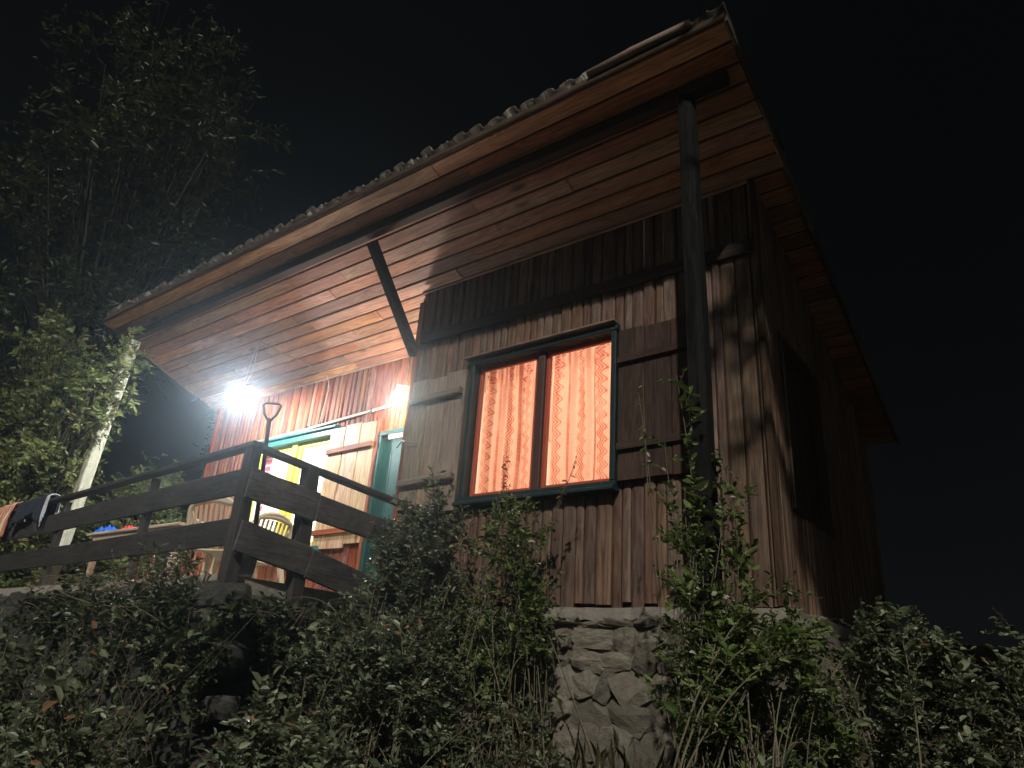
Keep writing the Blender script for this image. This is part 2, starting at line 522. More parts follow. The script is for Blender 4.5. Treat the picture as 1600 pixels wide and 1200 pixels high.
def part(name, data, mat, parent, smooth=False, loc=None):
    return link(name, mk(*data), M[mat] if isinstance(mat, str) else mat, parent, loc, smooth=smooth)


# ------------------------------------------------------------------ numbers read off the place (metres, camera eye at the origin)
YF = 4.50            # front wall
YB = 5.18            # porch back wall
XL, XC, XR = -9.50, -4.81, -1.40   # left end, step in the wall, right corner
ZB = 0.52            # bottom of the boards, porch floor
Y_EAVE, X_VL, X_VR, Y_BACK = 3.353, -9.70, -1.145, 7.75


def zs(y):           # underside of the roof: high in front, falling to the back
    return 5.227 - 0.36 * y


SLN = Vector((0, 0.36, 1)).normalized()      # roof normal
SLV = Vector((0, 1, -0.36)).normalized()     # down the roof, to the back

# ------------------------------------------------------------------ ground
def gz(x, y):
    yy = max(-6.0, min(y, 9.0))
    z = -1.55 + 0.235 * yy
    if x < -3.5:
        z += min(0.30, (-3.5 - x) * 0.10)
    z += 0.07 * math.sin(1.3 * x + 0.4) * math.cos(1.1 * y) + 0.03 * math.sin(4.1 * x + 2.0 * y)
    if y > 9: z += 0.05 * min(y - 9, 60)
    if x < -13: z += 0.12 * min(-13 - x, 40)
    return z


gn = 150
ts = np.linspace(-1, 1, gn)
axis = np.sign(ts) * (np.abs(ts) * 14 + np.abs(ts) ** 5 * 110)
V = [(x - 4.0, y + 3.0, gz(x - 4.0, y + 3.0)) for y in axis for x in axis]
F = [(j * gn + i, j * gn + i + 1, (j + 1) * gn + i + 1, (j + 1) * gn + i) for j in range(gn - 1) for i in range(gn - 1)]
g = link('ground', mk(V, F), M['ground'], None, (0, 0, 0), smooth=True)
tag(g, 'dark sloping soil rising towards the cabin', 'ground', kind='structure')

# ------------------------------------------------------------------ the cabin
cabin = empty('wooden_cabin', (-5.4, 6.0, -0.4), 'brown board cabin with a pitched tiled roof on a rubble stone base', 'cabin')

WIN = (-3.98, -2.56, 1.385, 2.60)     # front window opening x0 x1 z0 z1
BWIN = (-8.38, -6.72, 1.22, 2.56)     # porch window
DOOR = (-5.94, -5.12, ZB, 2.43)
SWIN = (4.86, 5.75, 1.20, 2.42)       # side window, y0 y1 z0 z1


def wall_core(name, plane, a0, a1, off, holes, top, zlow=0.405):
    """dark backing of a board wall with its openings left free; plane 'y' (runs along x) or 'x' (runs along y)"""
    parts = []
    def add(u0, u1, z0, z1):
        if u1 - u0 < 1e-3: return
        if plane == 'y':
            parts.append(boxd(u0, u1, off + 0.024, off + 0.09, z0, z1 if z1 is not None else top(u0)))
        else:
            V, F = boxd(off - 0.09, off - 0.024, u0, u1, z0, z1 if z1 is not None else 1.0)
            if z1 is None:
                for i in (4, 5, 6, 7): V[i].z = top(V[i].y)
            parts.append((V, F))
    cuts = sorted(holes)
    pos = a0
    for (h0, h1, z0, z1) in cuts:
        add(pos, h0, zlow, None)
        if z0 > ZB + 0.01: add(h0, h1, zlow, z0)
        add(h0, h1, z1, None)
        pos = h1
    add(pos, a1, zlow, None)
    return part(name, join_data(parts), 'core', cabin)


def siding(wall, plane, a0, a1, off, holes, top, wmin=0.065, wmax=0.12, mat='siding_front'):
    """upright boards nailed side by side, each a little different"""
    pos = a0
    while pos < a1 - 0.02:
        w = min(random.uniform(wmin, wmax), a1 - pos)
        if a1 - pos - w < 0.03: w = a1 - pos
        for (h0, h1, hz0, hz1) in holes:
            for edge in (h0, h1):
                if pos + 0.012 < edge < pos + w + 0.03: w = edge - pos
        gp = random.uniform(0.002, 0.006)
        u0, u1 = pos + gp, pos + w - gp
        pos += w
        th = random.choice((0.014, 0.018, 0.022, 0.028))
        spans = [(ZB + random.uniform(-0.035, 0.012), None)]
        for (h0, h1, z0, z1) in holes:
            if u1 > h0 + 0.015 and u0 < h1 - 0.015:
                if u0 < h0: u1 = min(u1, h0)
                elif u1 > h1: u0 = max(u0, h1)
                else:
                    spans = [(z1, None)] + ([(spans[0][0], z0)] if z0 > ZB + 0.05 else [])
        if u1 - u0 < 0.008: continue
        for (z0, z1) in spans:
            e = min(0.018, (u1 - u0) * 0.28)
            prof = [(u0, 0.022), (u0, -th * 0.4), (u0 + e, -th), (u1 - e, -th), (u1, -th * 0.4), (u1, 0.022)]
            V = []
            lean = random.uniform(-0.003, 0.003)
            nz = 3
            for k in range(nz):
                t = k / (nz - 1)
                for (u, d) in prof:
                    zt = (top(u) if z1 is None else z1) - 0.004
                    z = z0 + (zt - z0) * t
                    uu = u + lean * t
                    dd = d + (random.uniform(-0.002, 0.002) if d < 0 else 0)
                    V.append((uu, off + dd, z) if plane == 'y' else (off - dd, uu, z))
            n = len(prof)
            F = []
            for k in range(nz - 1):
                for i in range(n):
                    q = (k * n + i, k * n + (i + 1) % n, (k + 1) * n + (i + 1) % n, (k + 1) * n + i)
                    F.append(q if plane == 'y' else q[::-1])
            F.append(tuple(reversed(range(n))) if plane == 'y' else tuple(range(n)))
            F.append(tuple(range((nz - 1) * n, nz * n)) if plane == 'y' else tuple(reversed(range((nz - 1) * n, nz * n))))
            part('board', (V, F), mat, wall)


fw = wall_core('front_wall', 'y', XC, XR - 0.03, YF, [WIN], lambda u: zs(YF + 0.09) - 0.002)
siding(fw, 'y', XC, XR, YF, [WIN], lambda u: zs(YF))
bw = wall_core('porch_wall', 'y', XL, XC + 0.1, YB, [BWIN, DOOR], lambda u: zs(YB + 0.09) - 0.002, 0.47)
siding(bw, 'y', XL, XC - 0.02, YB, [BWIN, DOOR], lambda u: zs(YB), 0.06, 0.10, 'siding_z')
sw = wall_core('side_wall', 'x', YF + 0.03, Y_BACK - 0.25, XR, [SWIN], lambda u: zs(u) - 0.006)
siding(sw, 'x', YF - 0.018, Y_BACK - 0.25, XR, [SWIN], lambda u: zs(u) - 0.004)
# step wall between the two faces, rear and left walls
rw = part('return_wall', join_data([
    boxd(XC + 0.006, XC + 0.06, YF + 0.03, YB - 0.002, ZB, zs(YB) - 0.01)]), 'core', cabin)
pos = YF
while pos < YB - 0.03:
    w = min(random.uniform(0.08, 0.11), YB - pos)
    V, F = bar((XC - 0.010, pos + w / 2, ZB), (XC - 0.010, pos + w / 2, zs(pos + w) - 0.006), 0.026, w - 0.006, up=(0, 1, 0))
    part('board', (V, F), 'siding_z', rw)
    pos += w
part('rear_wall', join_data([boxd(XL, XR - 0.1, Y_BACK - 0.34, Y_BACK - 0.26, -0.3, zs(Y_BACK) + 0.02),
                             boxd(XL, XL + 0.07, YB + 0.1, Y_BACK - 0.345, ZB, zs(Y_BACK) + 0.1),
                             boxd(-4.86, -4.80, YB + 0.1, Y_BACK - 0.345, ZB, zs(Y_BACK) + 0.3)]), 'core', cabin)
# rooms seen through the panes
def room(name, x0, x1, y0, y1):
    z0, z1 = ZB - 0.03, 2.98
    V = [Vector(p) for p in ((x0, y0, z0), (x1, y0, z0), (x1, y1, z0), (x0, y1, z0), (x0, y0, z1), (x1, y0, z1), (x1, y1, 2.55), (x0, y1, 2.55))]
    return part(name, (V, [(0, 1, 2, 3), (4, 7, 6, 5), (1, 5, 6, 2), (2, 6, 7, 3), (3, 7, 4, 0)]), 'room', cabin)
room('front_room', -4.72, XR - 0.10, YF + 0.10, Y_BACK - 0.36)
room('porch_room', XL + 0.08, -4.88, YB + 0.10, Y_BACK - 0.36)

# corner boards
part('corner_board', bar((XC + 0.022, YF - 0.036, ZB - 0.02), (XC + 0.022, YF - 0.036, zs(YF) - 0.12), 0.075, 0.022, up=(0, 1, 0), seg=3, wob=0.003), 'siding_z', cabin)
part('corner_board', bar((XR + 0.012, YF - 0.034, ZB - 0.02), (XR + 0.012, YF - 0.034, zs(YF) - 0.02), 0.045, 0.03, up=(0, 1, 0)), 'timber_z', cabin)
part('corner_board', bar((XL - 0.012, YB - 0.012, ZB - 0.02), (XL - 0.012, YB - 0.012, zs(YB) - 0.02), 0.03, 0.09, up=(0, 1, 0)), 'siding_z', cabin)
# raised dark strip running across the front wall
part('dark_strip', bar((XC + 0.07, YF - 0.037, 3.06), (XR - 0.02, YF - 0.037, 3.03), 0.026, 0.115, seg=4, wob=0.003), 'timber_x', cabin)
# cover strips where the boards meet the soffit
part('cover_strip', bar((XC, YF - 0.034, zs(YF - 0.034) - 0.017), (XR - 0.02, YF - 0.034, zs(YF - 0.034) - 0.017), 0.02, 0.03), 'soffit_x', cabin)
part('cover_strip', bar((XL, YB - 0.040, zs(YB - 0.04) - 0.017), (XC - 0.03, YB - 0.040, zs(YB - 0.04) - 0.017), 0.02, 0.03), 'soffit_x', cabin)

# ---- soffit: boards along the eave, staggered joints
def on_roof(x, y, up=0.0):
    return Vector((x, y, zs(y))) + SLN * up


sof = part('soffit', ([on_roof(X_VL + 0.02, Y_EAVE + 0.02, 0.024), on_roof(X_VR - 0.02, Y_EAVE + 0.02, 0.024),
                       on_roof(X_VR - 0.02, Y_BACK - 0.02, 0.024), on_roof(X_VL + 0.02, Y_BACK - 0.02, 0.024)], [(0, 1, 2, 3)]), 'core', cabin)
bwid = 0.150
s = 0.0
row = 0
while True:
    y0 = Y_EAVE + (s + bwid / 2) * SLV.y
    if y0 > Y_BACK - 0.05: break
    if y0 < YF + 0.02:
        spans = [(X_VL, X_VR)]
    elif y0 < YB + 0.05:
        spans = [(X_VL, XC - 0.02), (XR - 0.02, X_VR)]
    else:
        spans = [(X_VL, XL - 0.02), (XR - 0.02, X_VR)]
    for (a, b) in spans:
        cuts = [a]
        if b - a > 2.5:
            step = (-5.55 - 0.33 * (row % 4)) if (row % 3) else (-6.9 + 0.2 * (row % 5))
            cuts += sorted(c for c in (step, step + random.uniform(2.2, 3.2), step - random.uniform(2.0, 2.9)) if a + 0.4 < c < b - 0.4)
        cuts.append(b)
        for c0, c1 in zip(cuts, cuts[1:]):
            lift = random.uniform(-0.004, 0.003)
            p0 = on_roof(c0 + 0.0015, y0, 0.009 + lift)
            p1 = on_roof(c1 - 0.0015, y0, 0.009 + lift + random.uniform(-0.002, 0.002))
            part('plank', bar(p0, p1, bwid - 0.011, 0.022, up=SLN, ch=0.009), 'soffit_x', sof)
    s += bwid
    row += 1

# ---- roof deck, fascia, barge boards, beam
zt = 0.03
roof = part('roof', ([on_roof(X_VL, Y_EAVE, 0.028), on_roof(X_VR, Y_EAVE, 0.028), on_roof(X_VR, Y_BACK, 0.028), on_roof(X_VL, Y_BACK, 0.028),
                      on_roof(X_VL, Y_EAVE, 0.085), on_roof(X_VR, Y_EAVE, 0.085), on_roof(X_VR, Y_BACK, 0.085), on_roof(X_VL, Y_BACK, 0.085)],
                     [(0, 3, 2, 1), (4, 5, 6, 7), (0, 1, 5, 4), (1, 2, 6, 5), (2, 3, 7, 6), (3, 0, 4, 7)]), 'core', cabin)
for a, b in ((X_VL - 0.01, -6.9), (-6.895, -3.9), (-3.895, X_VR + 0.01)):
    part('fascia', bar(on_roof(a, Y_EAVE - 0.014, 0.045), on_roof(b, Y_EAVE - 0.014, 0.045), 0.022, 0.085, up=SLN, seg=3, wob=0.003), 'timber_x', roof)
    part('edge_strip', bar(on_roof(a, Y_EAVE - 0.010, -0.006), on_roof(b, Y_EAVE - 0.010, -0.006), 0.022, 0.012, up=SLN), 'timber_x', roof)
for x, segs in ((X_VR + 0.014, 5), (X_VL - 0.014, 3)):
    ys_ = np.linspace(Y_EAVE, Y_BACK, segs + 1)
    for y0, y1 in zip(ys_, ys_[1:]):
        o = random.uniform(-0.012, 0.012)
        part('barge_board', bar(on_roof(x + o * 0.4, y0 + 0.004, 0.035 + o), on_roof(x + o * 0.4, y1 - 0.004, 0.035 + o), 0.022, 0.10, up=SLN, seg=2, wob=0.003), 'barge', roof)
# short round pole tied along the eave near the high corner
part('eave_pole', tube([on_roof(-2.15, Y_EAVE - 0.05, 0.07), on_roof(-1.75, Y_EAVE - 0.055, 0.074), on_roof(-1.36, Y_EAVE - 0.05, 0.07)], 0.030, 10, rough=0.04), 'grey_x', roof, True)

# ---- roof tiles: two courses at the high edge tile by tile, the rest of the roof one part
def tile_data(r0=0.064, r1=0.056, length=0.42, th=0.012, seg=7):
    V, F = [], []
    for (t, r) in ((0, r0), (length, r1)):
        for rr in (r, r - th):
            for i in range(seg + 1):
                a = math.pi * i / seg
                V.append((-rr * math.cos(a), t, rr * math.sin(a)))
    n = seg + 1
    o0, i0, o1, i1 = 0, n, 2 * n, 3 * n
    for i in range(seg):
        F += [(o0 + i, o0 + i + 1, o1 + i + 1, o1 + i), (i0 + i + 1, i0 + i, i1 + i, i1 + i + 1),
              (o0 + i + 1, o0 + i, i0 + i, i0 + i + 1), (o1 + i, o1 + i + 1, i1 + i + 1, i1 + i)]
    F += [(o0, o1, i1, i0), (o0 + seg, i0 + seg, i1 + seg, o1 + seg)]
    return V, F


tile_mesh = mk(*tile_data())
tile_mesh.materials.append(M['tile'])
tile_mesh.polygons.foreach_set('use_smooth', np.ones(len(tile_mesh.polygons), dtype=bool))
pitch = 0.178
ncol = int((X_VR - X_VL) / pitch)
base_rot = Matrix((Vector((1, 0, 0)), SLV, SLN)).transposed()


def place_tile(name, x, sdist, up, parent, flip=False, rz=0.0, scale=1.0):
    o = bpy.data.objects.new(name, tile_mesh)
    COL.objects.link(o)
    m = base_rot.to_4x4() @ Matrix.Rotation(rz, 4, 'Z')
    if flip: m = m @ Matrix.Rotation(math.pi, 4, 'Y')
    loc = on_roof(x, Y_EAVE, up) + SLV * sdist
    o.parent = parent
    o.matrix_local = Matrix.Translation(loc - WLOC[parent.name]) @ m @ Matrix.Scale(scale, 4)
    return o


for c in range(ncol):
    x = X_VL + 0.05 + c * pitch
    place_tile('tile', x + random.uniform(-0.008, 0.008), -0.05 + random.uniform(-0.03, 0.02), 0.098 + random.uniform(-0.006, 0.012), roof, rz=random.uniform(-0.06, 0.06))
    place_tile('tile', x + pitch / 2, -0.05 + random.uniform(-0.012, 0.012), 0.150, roof, True, random.uniform(-0.03, 0.03), 0.97)
for k in range(1, 12):     # the verge: cover tiles along the right edge, one by one
    place_tile('tile', X_VR - 0.045 + random.uniform(-0.01, 0.01), -0.06 + k * 0.385, 0.098 + random.uniform(-0.004, 0.012), roof, rz=random.uniform(-0.07, 0.07))
parts = []
tv, tf = tile_data()
R3 = base_rot
for k in range(1, 12):
    for c in range(ncol - 1):
        for half in (0, 1):
            x = X_VL + 0.05 + c * pitch + half * pitch / 2
            up = 0.098 if not half else 0.150
            org = on_roof(x, Y_EAVE, up) + SLV * (-0.06 + k * 0.385)
            sg = -1 if half else 1
            parts.append(([org + R3 @ Vector((v[0] * sg, v[1], v[2] * sg)) for v in tv], tf))
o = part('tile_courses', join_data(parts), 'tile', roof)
tag(o, kind='stuff')

# ---- eave beam, brace, posts
YBM = 3.66
part('eave_beam', bar((X_VL + 0.08, YBM, zs(YBM) - 0.046), (X_VR - 0.10, YBM, zs(YBM) - 0.046), 0.09, 0.088, seg=5, wob=0.004), 'timber_x', cabin)
part('brace', bar((-4.80, YBM + 0.04, zs(YBM) - 0.115), (-4.82, YF - 0.03, 2.90), 0.085, 0.09, up=(0, 1, 1), seg=2, wob=0.002), 'timber_y', cabin)
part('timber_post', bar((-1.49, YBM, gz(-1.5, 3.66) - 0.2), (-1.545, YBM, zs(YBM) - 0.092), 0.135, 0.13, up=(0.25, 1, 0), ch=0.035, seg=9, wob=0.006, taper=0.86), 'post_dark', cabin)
part('porch_post', bar((-9.58, 3.56, -0.1), (-9.37, YBM, zs(YBM) - 0.122), 0.125, 0.13, up=(0, 1, 0), ch=0.012, seg=5, wob=0.004), 'white_post', cabin)

# ---- front window
def window_unit(name, x0, x1, z0, z1, y, outer, sash, mid, fw_=0.055, sill=True, nsash=2, label=None, t=0.036, mw=0.075):
    """outer frame, two sashes with panes, and a sill; returns the part"""
    yo = y - 0.035
    d = join_data([bar((x0 - 0.02, yo + 0.035, z0), (x0 - 0.02, yo + 0.035, z1), fw_, 0.13, up=(0, 1, 0)),
                   bar((x1 + 0.02, yo + 0.035, z0), (x1 + 0.02, yo + 0.035, z1), fw_, 0.13, up=(0, 1, 0)),
                   bar((x0 - 0.055, yo + 0.035, z1 + 0.028), (x1 + 0.055, yo + 0.035, z1 + 0.028), 0.134, fw_),
                   bar((x0 - 0.055, yo + 0.035, z0 - 0.028), (x1 + 0.055, yo + 0.035, z0 - 0.028), 0.134, fw_)])
    w = part(name, d, outer, cabin)
    if label: w['label'] = label
    ys_ = y + 0.035
    xm = (x0 + x1) / 2
    part('mullion', bar((xm, ys_ - 0.018, z0), (xm, ys_ - 0.018, z1), mw, 0.06, up=(0, 1, 0)), mid, w)
    for a, b in ((x0 + 0.008, xm - mw / 2), (xm + mw / 2, x1 - 0.008)):
        sd = join_data([bar((a + t / 2, ys_, z0 + 0.002), (a + t / 2, ys_, z1 - 0.002), t, 0.04, up=(0, 1, 0)),
                        bar((b - t / 2, ys_, z0 + 0.002), (b - t / 2, ys_, z1 - 0.002), t, 0.04, up=(0, 1, 0)),
                        bar((a + t, ys_, z0 + 0.002 + t / 2), (b - t, ys_, z0 + 0.002 + t / 2), 0.038, t),
                        bar((a + t, ys_, z1 - 0.002 - t / 2), (b - t, ys_, z1 - 0.002 - t / 2), 0.038, t)])
        part('sash', sd, sash, w)
        part('pane', boxd(a + t, b - t, ys_ - 0.002, ys_ + 0.002, z0 + t, z1 - t), 'glass', w)
    if sill:
        part('sill', bar((x0 - 0.06, y - 0.06, z0 - 0.070), (x1 + 0.06, y - 0.06, z0 - 0.070), 0.11, 0.032), outer, w)
    return w


window_unit('window', *WIN, YF, 'teal_dark', 'redwood', 'mullion', 0.045)
part('drip_board', bar((WIN[0] - 0.09, YF - 0.06, WIN[3] + 0.075), (WIN[1] + 0.05, YF - 0.06, WIN[3] + 0.075), 0.10, 0.022), 'grey_x', cabin)
window_unit('window', *BWIN, YB, 'teal', 'yellow', 'yellow', 0.07, True, t=0.07, mw=0.10)
part('drip_board', bar((BWIN[0] - 0.09, YB - 0.06, BWIN[3] + 0.085), (BWIN[1] + 0.03, YB - 0.06, BWIN[3] + 0.085), 0.085, 0.03), 'teal', cabin)


def shutter(name, x0, x1, z0, z1, y, n, zmat, xmat, battens, thick=0.024, dep=0.035, bthick=0.03, bh=0.06, uneven=0.02, gap=0.004, label=None):
    e = part(name, boxd(x0 + 0.03, x1 - 0.03, y + thick / 2 + 0.001, y + thick / 2 + 0.006, z0 + 0.05, z1 - 0.05), 'core', cabin)
    if label: e['label'] = label
    w = (x1 - x0) / n
    for i in range(n):
        a = x0 + w * i
        part('plank', bar((a + w / 2, y + random.uniform(-0.003, 0.003), z0 + random.uniform(-uneven, uneven)),
                          (a + w / 2, y + random.uniform(-0.003, 0.003), z1 + random.uniform(-uneven, uneven)), w - gap, thick, up=(0, 1, 0), ch=0.007, seg=2, wob=0.0015), zmat, e)
    for zb_ in battens:
        part('batten', bar((x0 + 0.01, y - thick / 2 - bthick / 2, zb_), (x1 - 0.02, y - thick / 2 - bthick / 2, zb_ + 0.012), bthick, bh, ch=0.004), xmat, e)
    return e


shutter('shutter', -4.76, -4.07, 1.30, 2.57, YF - 0.05, 3, 'grey_z', 'grey_x', (1.56, 2.36), thick=0.03, bthick=0.05, bh=0.055, uneven=0.035, label='weathered grey plank shutter folded open')
shutter('shutter', -2.50, -1.84, 1.37, 2.58, YF - 0.05, 3, 'shut_z', 'shut_x', (1.62, 2.32), uneven=0.008, label='dark brown plank shutter beside the dark timber post')
shutter('shutter', -6.80, -5.99, 1.20, 2.60, YB - 0.052, 3, 'pine_z', 'pine_x', (1.36, 2.32), uneven=0.03, bthick=0.035, label='pale raw pine shutter folded open in the porch')
# hook holding the weathered shutter
part('shutter_hook', tube([(-4.85, YF - 0.075, 1.93), (-4.76, YF - 0.11, 1.97), (-4.68, YF - 0.105, 1.95), (-4.58, YF - 0.085, 1.93)], 0.006, 6), 'metal', cabin, True)

# side window with closed dark shutter
sx = XR - 0.022
d = join_data([bar((sx, SWIN[0] - 0.02, SWIN[2]), (sx, SWIN[0] - 0.02, SWIN[3]), 0.10, 0.05, up=(0, 1, 0)),
               bar((sx, SWIN[1] + 0.02, SWIN[2]), (sx, SWIN[1] + 0.02, SWIN[3]), 0.10, 0.05, up=(0, 1, 0)),
               bar((sx, SWIN[0] - 0.06, SWIN[3] + 0.026), (sx, SWIN[1] + 0.06, SWIN[3] + 0.026), 0.104, 0.05),
               bar((sx, SWIN[0] - 0.06, SWIN[2] - 0.026), (sx, SWIN[1] + 0.06, SWIN[2] - 0.026), 0.104, 0.05)])
swp = part('window', d, 'timber_z', cabin)
part('jamb_strip', bar((XR + 0.036, SWIN[0] - 0.035, SWIN[2] - 0.03), (XR + 0.036, SWIN[0] - 0.035, SWIN[3] + 0.03), 0.012, 0.02, up=(0, 1, 0)), 'barge', swp)
for i in range(5):
    w = (SWIN[1] - SWIN[0]) / 5
    yc = SWIN[0] + w * (i + 0.5)
    part('plank', bar((sx - 0.02, yc, SWIN[2] + 0.004), (sx - 0.02, yc, SWIN[3] - 0.004), 0.024, w - 0.005, up=(0, 1, 0)), 'shut_z', swp)

# ---- door
x0, x1, z0, z1 = DOOR
dr = part('door', join_data([bar((x0 + 0.035 + (x1 - x0 - 0.07) * (i + 0.5) / 5, YB + 0.03, z0 + 0.012), (x0 + 0.035 + (x1 - x0 - 0.07) * (i + 0.5) / 5, YB + 0.03, z1 - 0.045), (x1 - x0 - 0.07) / 5 - 0.003, 0.04, up=(0, 1, 0)) for i in range(5)]), 'door_teal', cabin)
part('frame', join_data([bar((x0 + 0.01, YB - 0.005, z0), (x0 + 0.01, YB - 0.005, z1), 0.05, 0.09, up=(0, 1, 0)),
                         bar((x1 - 0.01, YB - 0.005, z0), (x1 - 0.01, YB - 0.005, z1), 0.05, 0.09, up=(0, 1, 0)),
                         bar((x0 - 0.03, YB - 0.005, z1 + 0.01), (x1 + 0.03, YB - 0.005, z1 + 0.01), 0.094, 0.055)]), 'door_teal', dr)
part('handle', tube([(x1 - 0.14, YB + 0.01, 1.5), (x1 - 0.14, YB - 0.05, 1.5), (x1 - 0.25, YB - 0.05, 1.5)], 0.009, 8), 'metal', dr, True)
# red casing board between shutter and door
part('casing_board', bar((-5.975, YB - 0.045, ZB + 0.02), (-5.975, YB - 0.045, 2.62), 0.045, 0.04, up=(0, 1, 0)), 'siding_z', cabin)

# ---- conduit on the porch wall
cy = YB - 0.045
part('conduit', tube([(-8.9, cy, 2.665), (-7.4, cy, 2.70), (-6.4, cy, 2.745), (-5.70, cy, 2.775)], 0.016, 8), 'pvc', cabin, True)
for x in (-8.2, -7.31, -6.13):
    z = 2.665 + (x + 8.9) * 0.0345
    part('conduit_clip', bar((x, cy - 0.004, z - 0.022), (x, cy - 0.004, z + 0.022), 0.016, 0.045, up=(0, 1, 0)), 'darkmetal', cabin)

# ------------------------------------------------------------------ rubble base of the cabin
def stone_mesh(seed):
    """roughly squared field stone, unit size, flat shaded"""
    rg = random.Random(seed)
    n = 4
    V, F, idx = [], [], {}
    def vid(p):
        k = tuple(round(c, 4) for c in p)
        if k not in idx:
            v = Vector(p)
            l = max(abs(v.x), abs(v.y), abs(v.z))
            sph = v.normalized() * 0.62
            q = v.lerp(sph, 0.42)
            q += Vector((rg.uniform(-1, 1), rg.uniform(-1, 1), rg.uniform(-1, 1))) * 0.062
            idx[k] = len(V); V.append(q)
        return idx[k]
    m = 3
    for ax in range(3):
        for sgn in (-0.5, 0.5):
            for i in range(m):
                for j in range(m):
                    quad = []
                    for (a, b) in ((i, j), (i + 1, j), (i + 1, j + 1), (i, j + 1)):
                        p = [0, 0, 0]
                        p[ax] = sgn; p[(ax + 1) % 3] = a / m - 0.5; p[(ax + 2) % 3] = b / m - 0.5
                        quad.append(vid(p))
                    F.append(tuple(quad if sgn > 0 else quad[::-1]))
    return mk(V, F)


STONES = [stone_mesh(s_) for s_ in range(10)]


def lay_stones(parent, origin, du, length, z0, z1, nrm, mat, hmin=0.11, hmax=0.2, wmin=0.09, wmax=0.34, depth=0.17, name='stone', skip=0.0):
    du = Vector(du).normalized(); nrm = Vector(nrm).normalized()
    z = z0
    while z < z1 - 0.05:
        h = min(random.uniform(hmin, hmax), z1 - z)
        u = random.uniform(-0.1, 0.0)
        while u < length:
            w = random.uniform(wmin, wmax)
            if random.random() >= skip:
                me = random.choice(STONES)
                key = (me.name, mat)
                o = bpy.data.objects.new(name, SM[key])
                COL.objects.link(o)
                c = Vector(origin) + du * (u + w / 2) + nrm * random.uniform(-0.03, 0.02)
                hh = h * random.uniform(0.85, 1.3)
                c.z = z + h / 2 + random.uniform(-0.015, 0.015)
                m = Matrix((du, nrm, Vector((0, 0, 1)))).transposed().to_4x4()
                m = m @ Matrix.Rotation(random.uniform(-0.45, 0.45), 4, 'Y') @ Matrix.Rotation(random.uniform(-0.2, 0.2), 4, 'Z')
                fl = Matrix.Diagonal((random.choice((-1, 1)) * w * 1.06, depth * random.uniform(0.85, 1.3), hh * 1.06, 1))
                o.parent = parent
                o.matrix_local = Matrix.Translation(c - WLOC[parent.name]) @ m @ fl
            u += w
        z += h


SM = {}
for me in STONES:
    for mt in ('stone', 'darkstone'):
        c = me.copy(); c.materials.append(M[mt]); SM[(me.name, mt)] = c

base = part('stone_base', join_data([boxd(XC + 0.03, XR - 0.02, YF - 0.055, YF + 0.35, -1.2, 0.40),
                                     boxd(XR - 0.36, XR - 0.02, YF + 0.351, Y_BACK - 0.3, -1.2, 0.40)]), 'mortar', cabin)
lay_stones(base, (XC + 0.02, YF - 0.01, 0), (1, 0, 0), XR - XC, -0.75, 0.41, (0, -1, 0), 'stone')
lay_stones(base, (XR - 0.0, YF + 0.0, 0), (0, 1, 0), 2.6, -0.45, 0.41, (1, 0, 0), 'stone')
# cast ledge on top, slightly broken
V, F = [], []
nx = 40
for i in range(nx + 1):
    x = XC + 0.02 + (XR + 0.06 - XC - 0.02) * i / nx
    j1, j2 = random.uniform(-0.02, 0.02), random.uniform(-0.018, 0.015)
    V += [Vector((x, YF - 0.085 + j1, 0.405 + j2)), Vector((x, YF - 0.075 + j1, 0.485 + j2 * 0.5)), Vector((x, YF + 0.02, 0.493)), Vector((x, YF + 0.02, 0.402))]
for i in range(nx):
    for j in range(4):
        F.append((i * 4 + j, (i + 1) * 4 + j, (i + 1) * 4 + (j + 1) % 4, i * 4 + (j + 1) % 4))
F += [(0, 1, 2, 3), (nx * 4 + 3, nx * 4 + 2, nx * 4 + 1, nx * 4)]
part('ledge', (V, F), 'concrete', base)
part('ledge', bar((XR + 0.02, YF + 0.03, 0.447), (XR + 0.02, 7.3, 0.447), 0.13, 0.088, seg=14, wob=0.01), 'concrete', base)

# ------------------------------------------------------------------ terrace in front of the porch
XT0, XT1, YT = -12.4, -4.40, 2.66
def yt(x):   # the edge runs slightly away from the wall towards the left
    return YT + (-4.42 - x) * 0.066
V = [Vector(p) for p in ((XT0, yt(XT0), 0.30), (XT1, yt(XT1), 0.30), (XT1, YB + 0.02, 0.30), (XT0, YB + 0.02, 0.30))]
V += [v + Vector((0, 0, 0.20)) for v in V]
fl = part('porch_floor', (V, [(0, 3, 2, 1), (4, 5, 6, 7), (0, 1, 5, 4), (1, 2, 6, 5), (2, 3, 7, 6), (3, 0, 4, 7)]), 'concrete', None)
tag(fl, 'worn concrete floor of the raised porch', 'floor', kind='structure')
tw = part('retaining_wall', join_data([
    ([Vector(p) for p in ((XT0, yt(XT0) + 0.08, -1.6), (XT1 - 0.06, yt(XT1) + 0.08, -1.6), (XT1 - 0.06, YF + 0.02, -1.6), (XT0, YB, -1.6),
                          (XT0, yt(XT0) + 0.08, 0.296), (XT1 - 0.06, yt(XT1) + 0.08, 0.296), (XT1 - 0.06, YF + 0.02, 0.296), (XT0, YB, 0.296))],
     [(0, 3, 2, 1), (4, 5, 6, 7), (0, 1, 5, 4), (1, 2, 6, 5), (2, 3, 7, 6), (3, 0, 4, 7)])]), 'mortar', None)
tag(tw, 'dark dry stone retaining wall under the porch railing', 'wall')
L = math.hypot(XT1 - XT0, yt(XT1) - yt(XT0))
dv = Vector((XT1 - XT0, yt(XT1) - yt(XT0), 0)).normalized()
lay_stones(tw, (XT0, yt(XT0) + 0.03, 0), dv, L, -0.85, 0.42, (-dv.y * -1, -dv.x, 0), 'darkstone', 0.13, 0.22, 0.18, 0.42, 0.2)
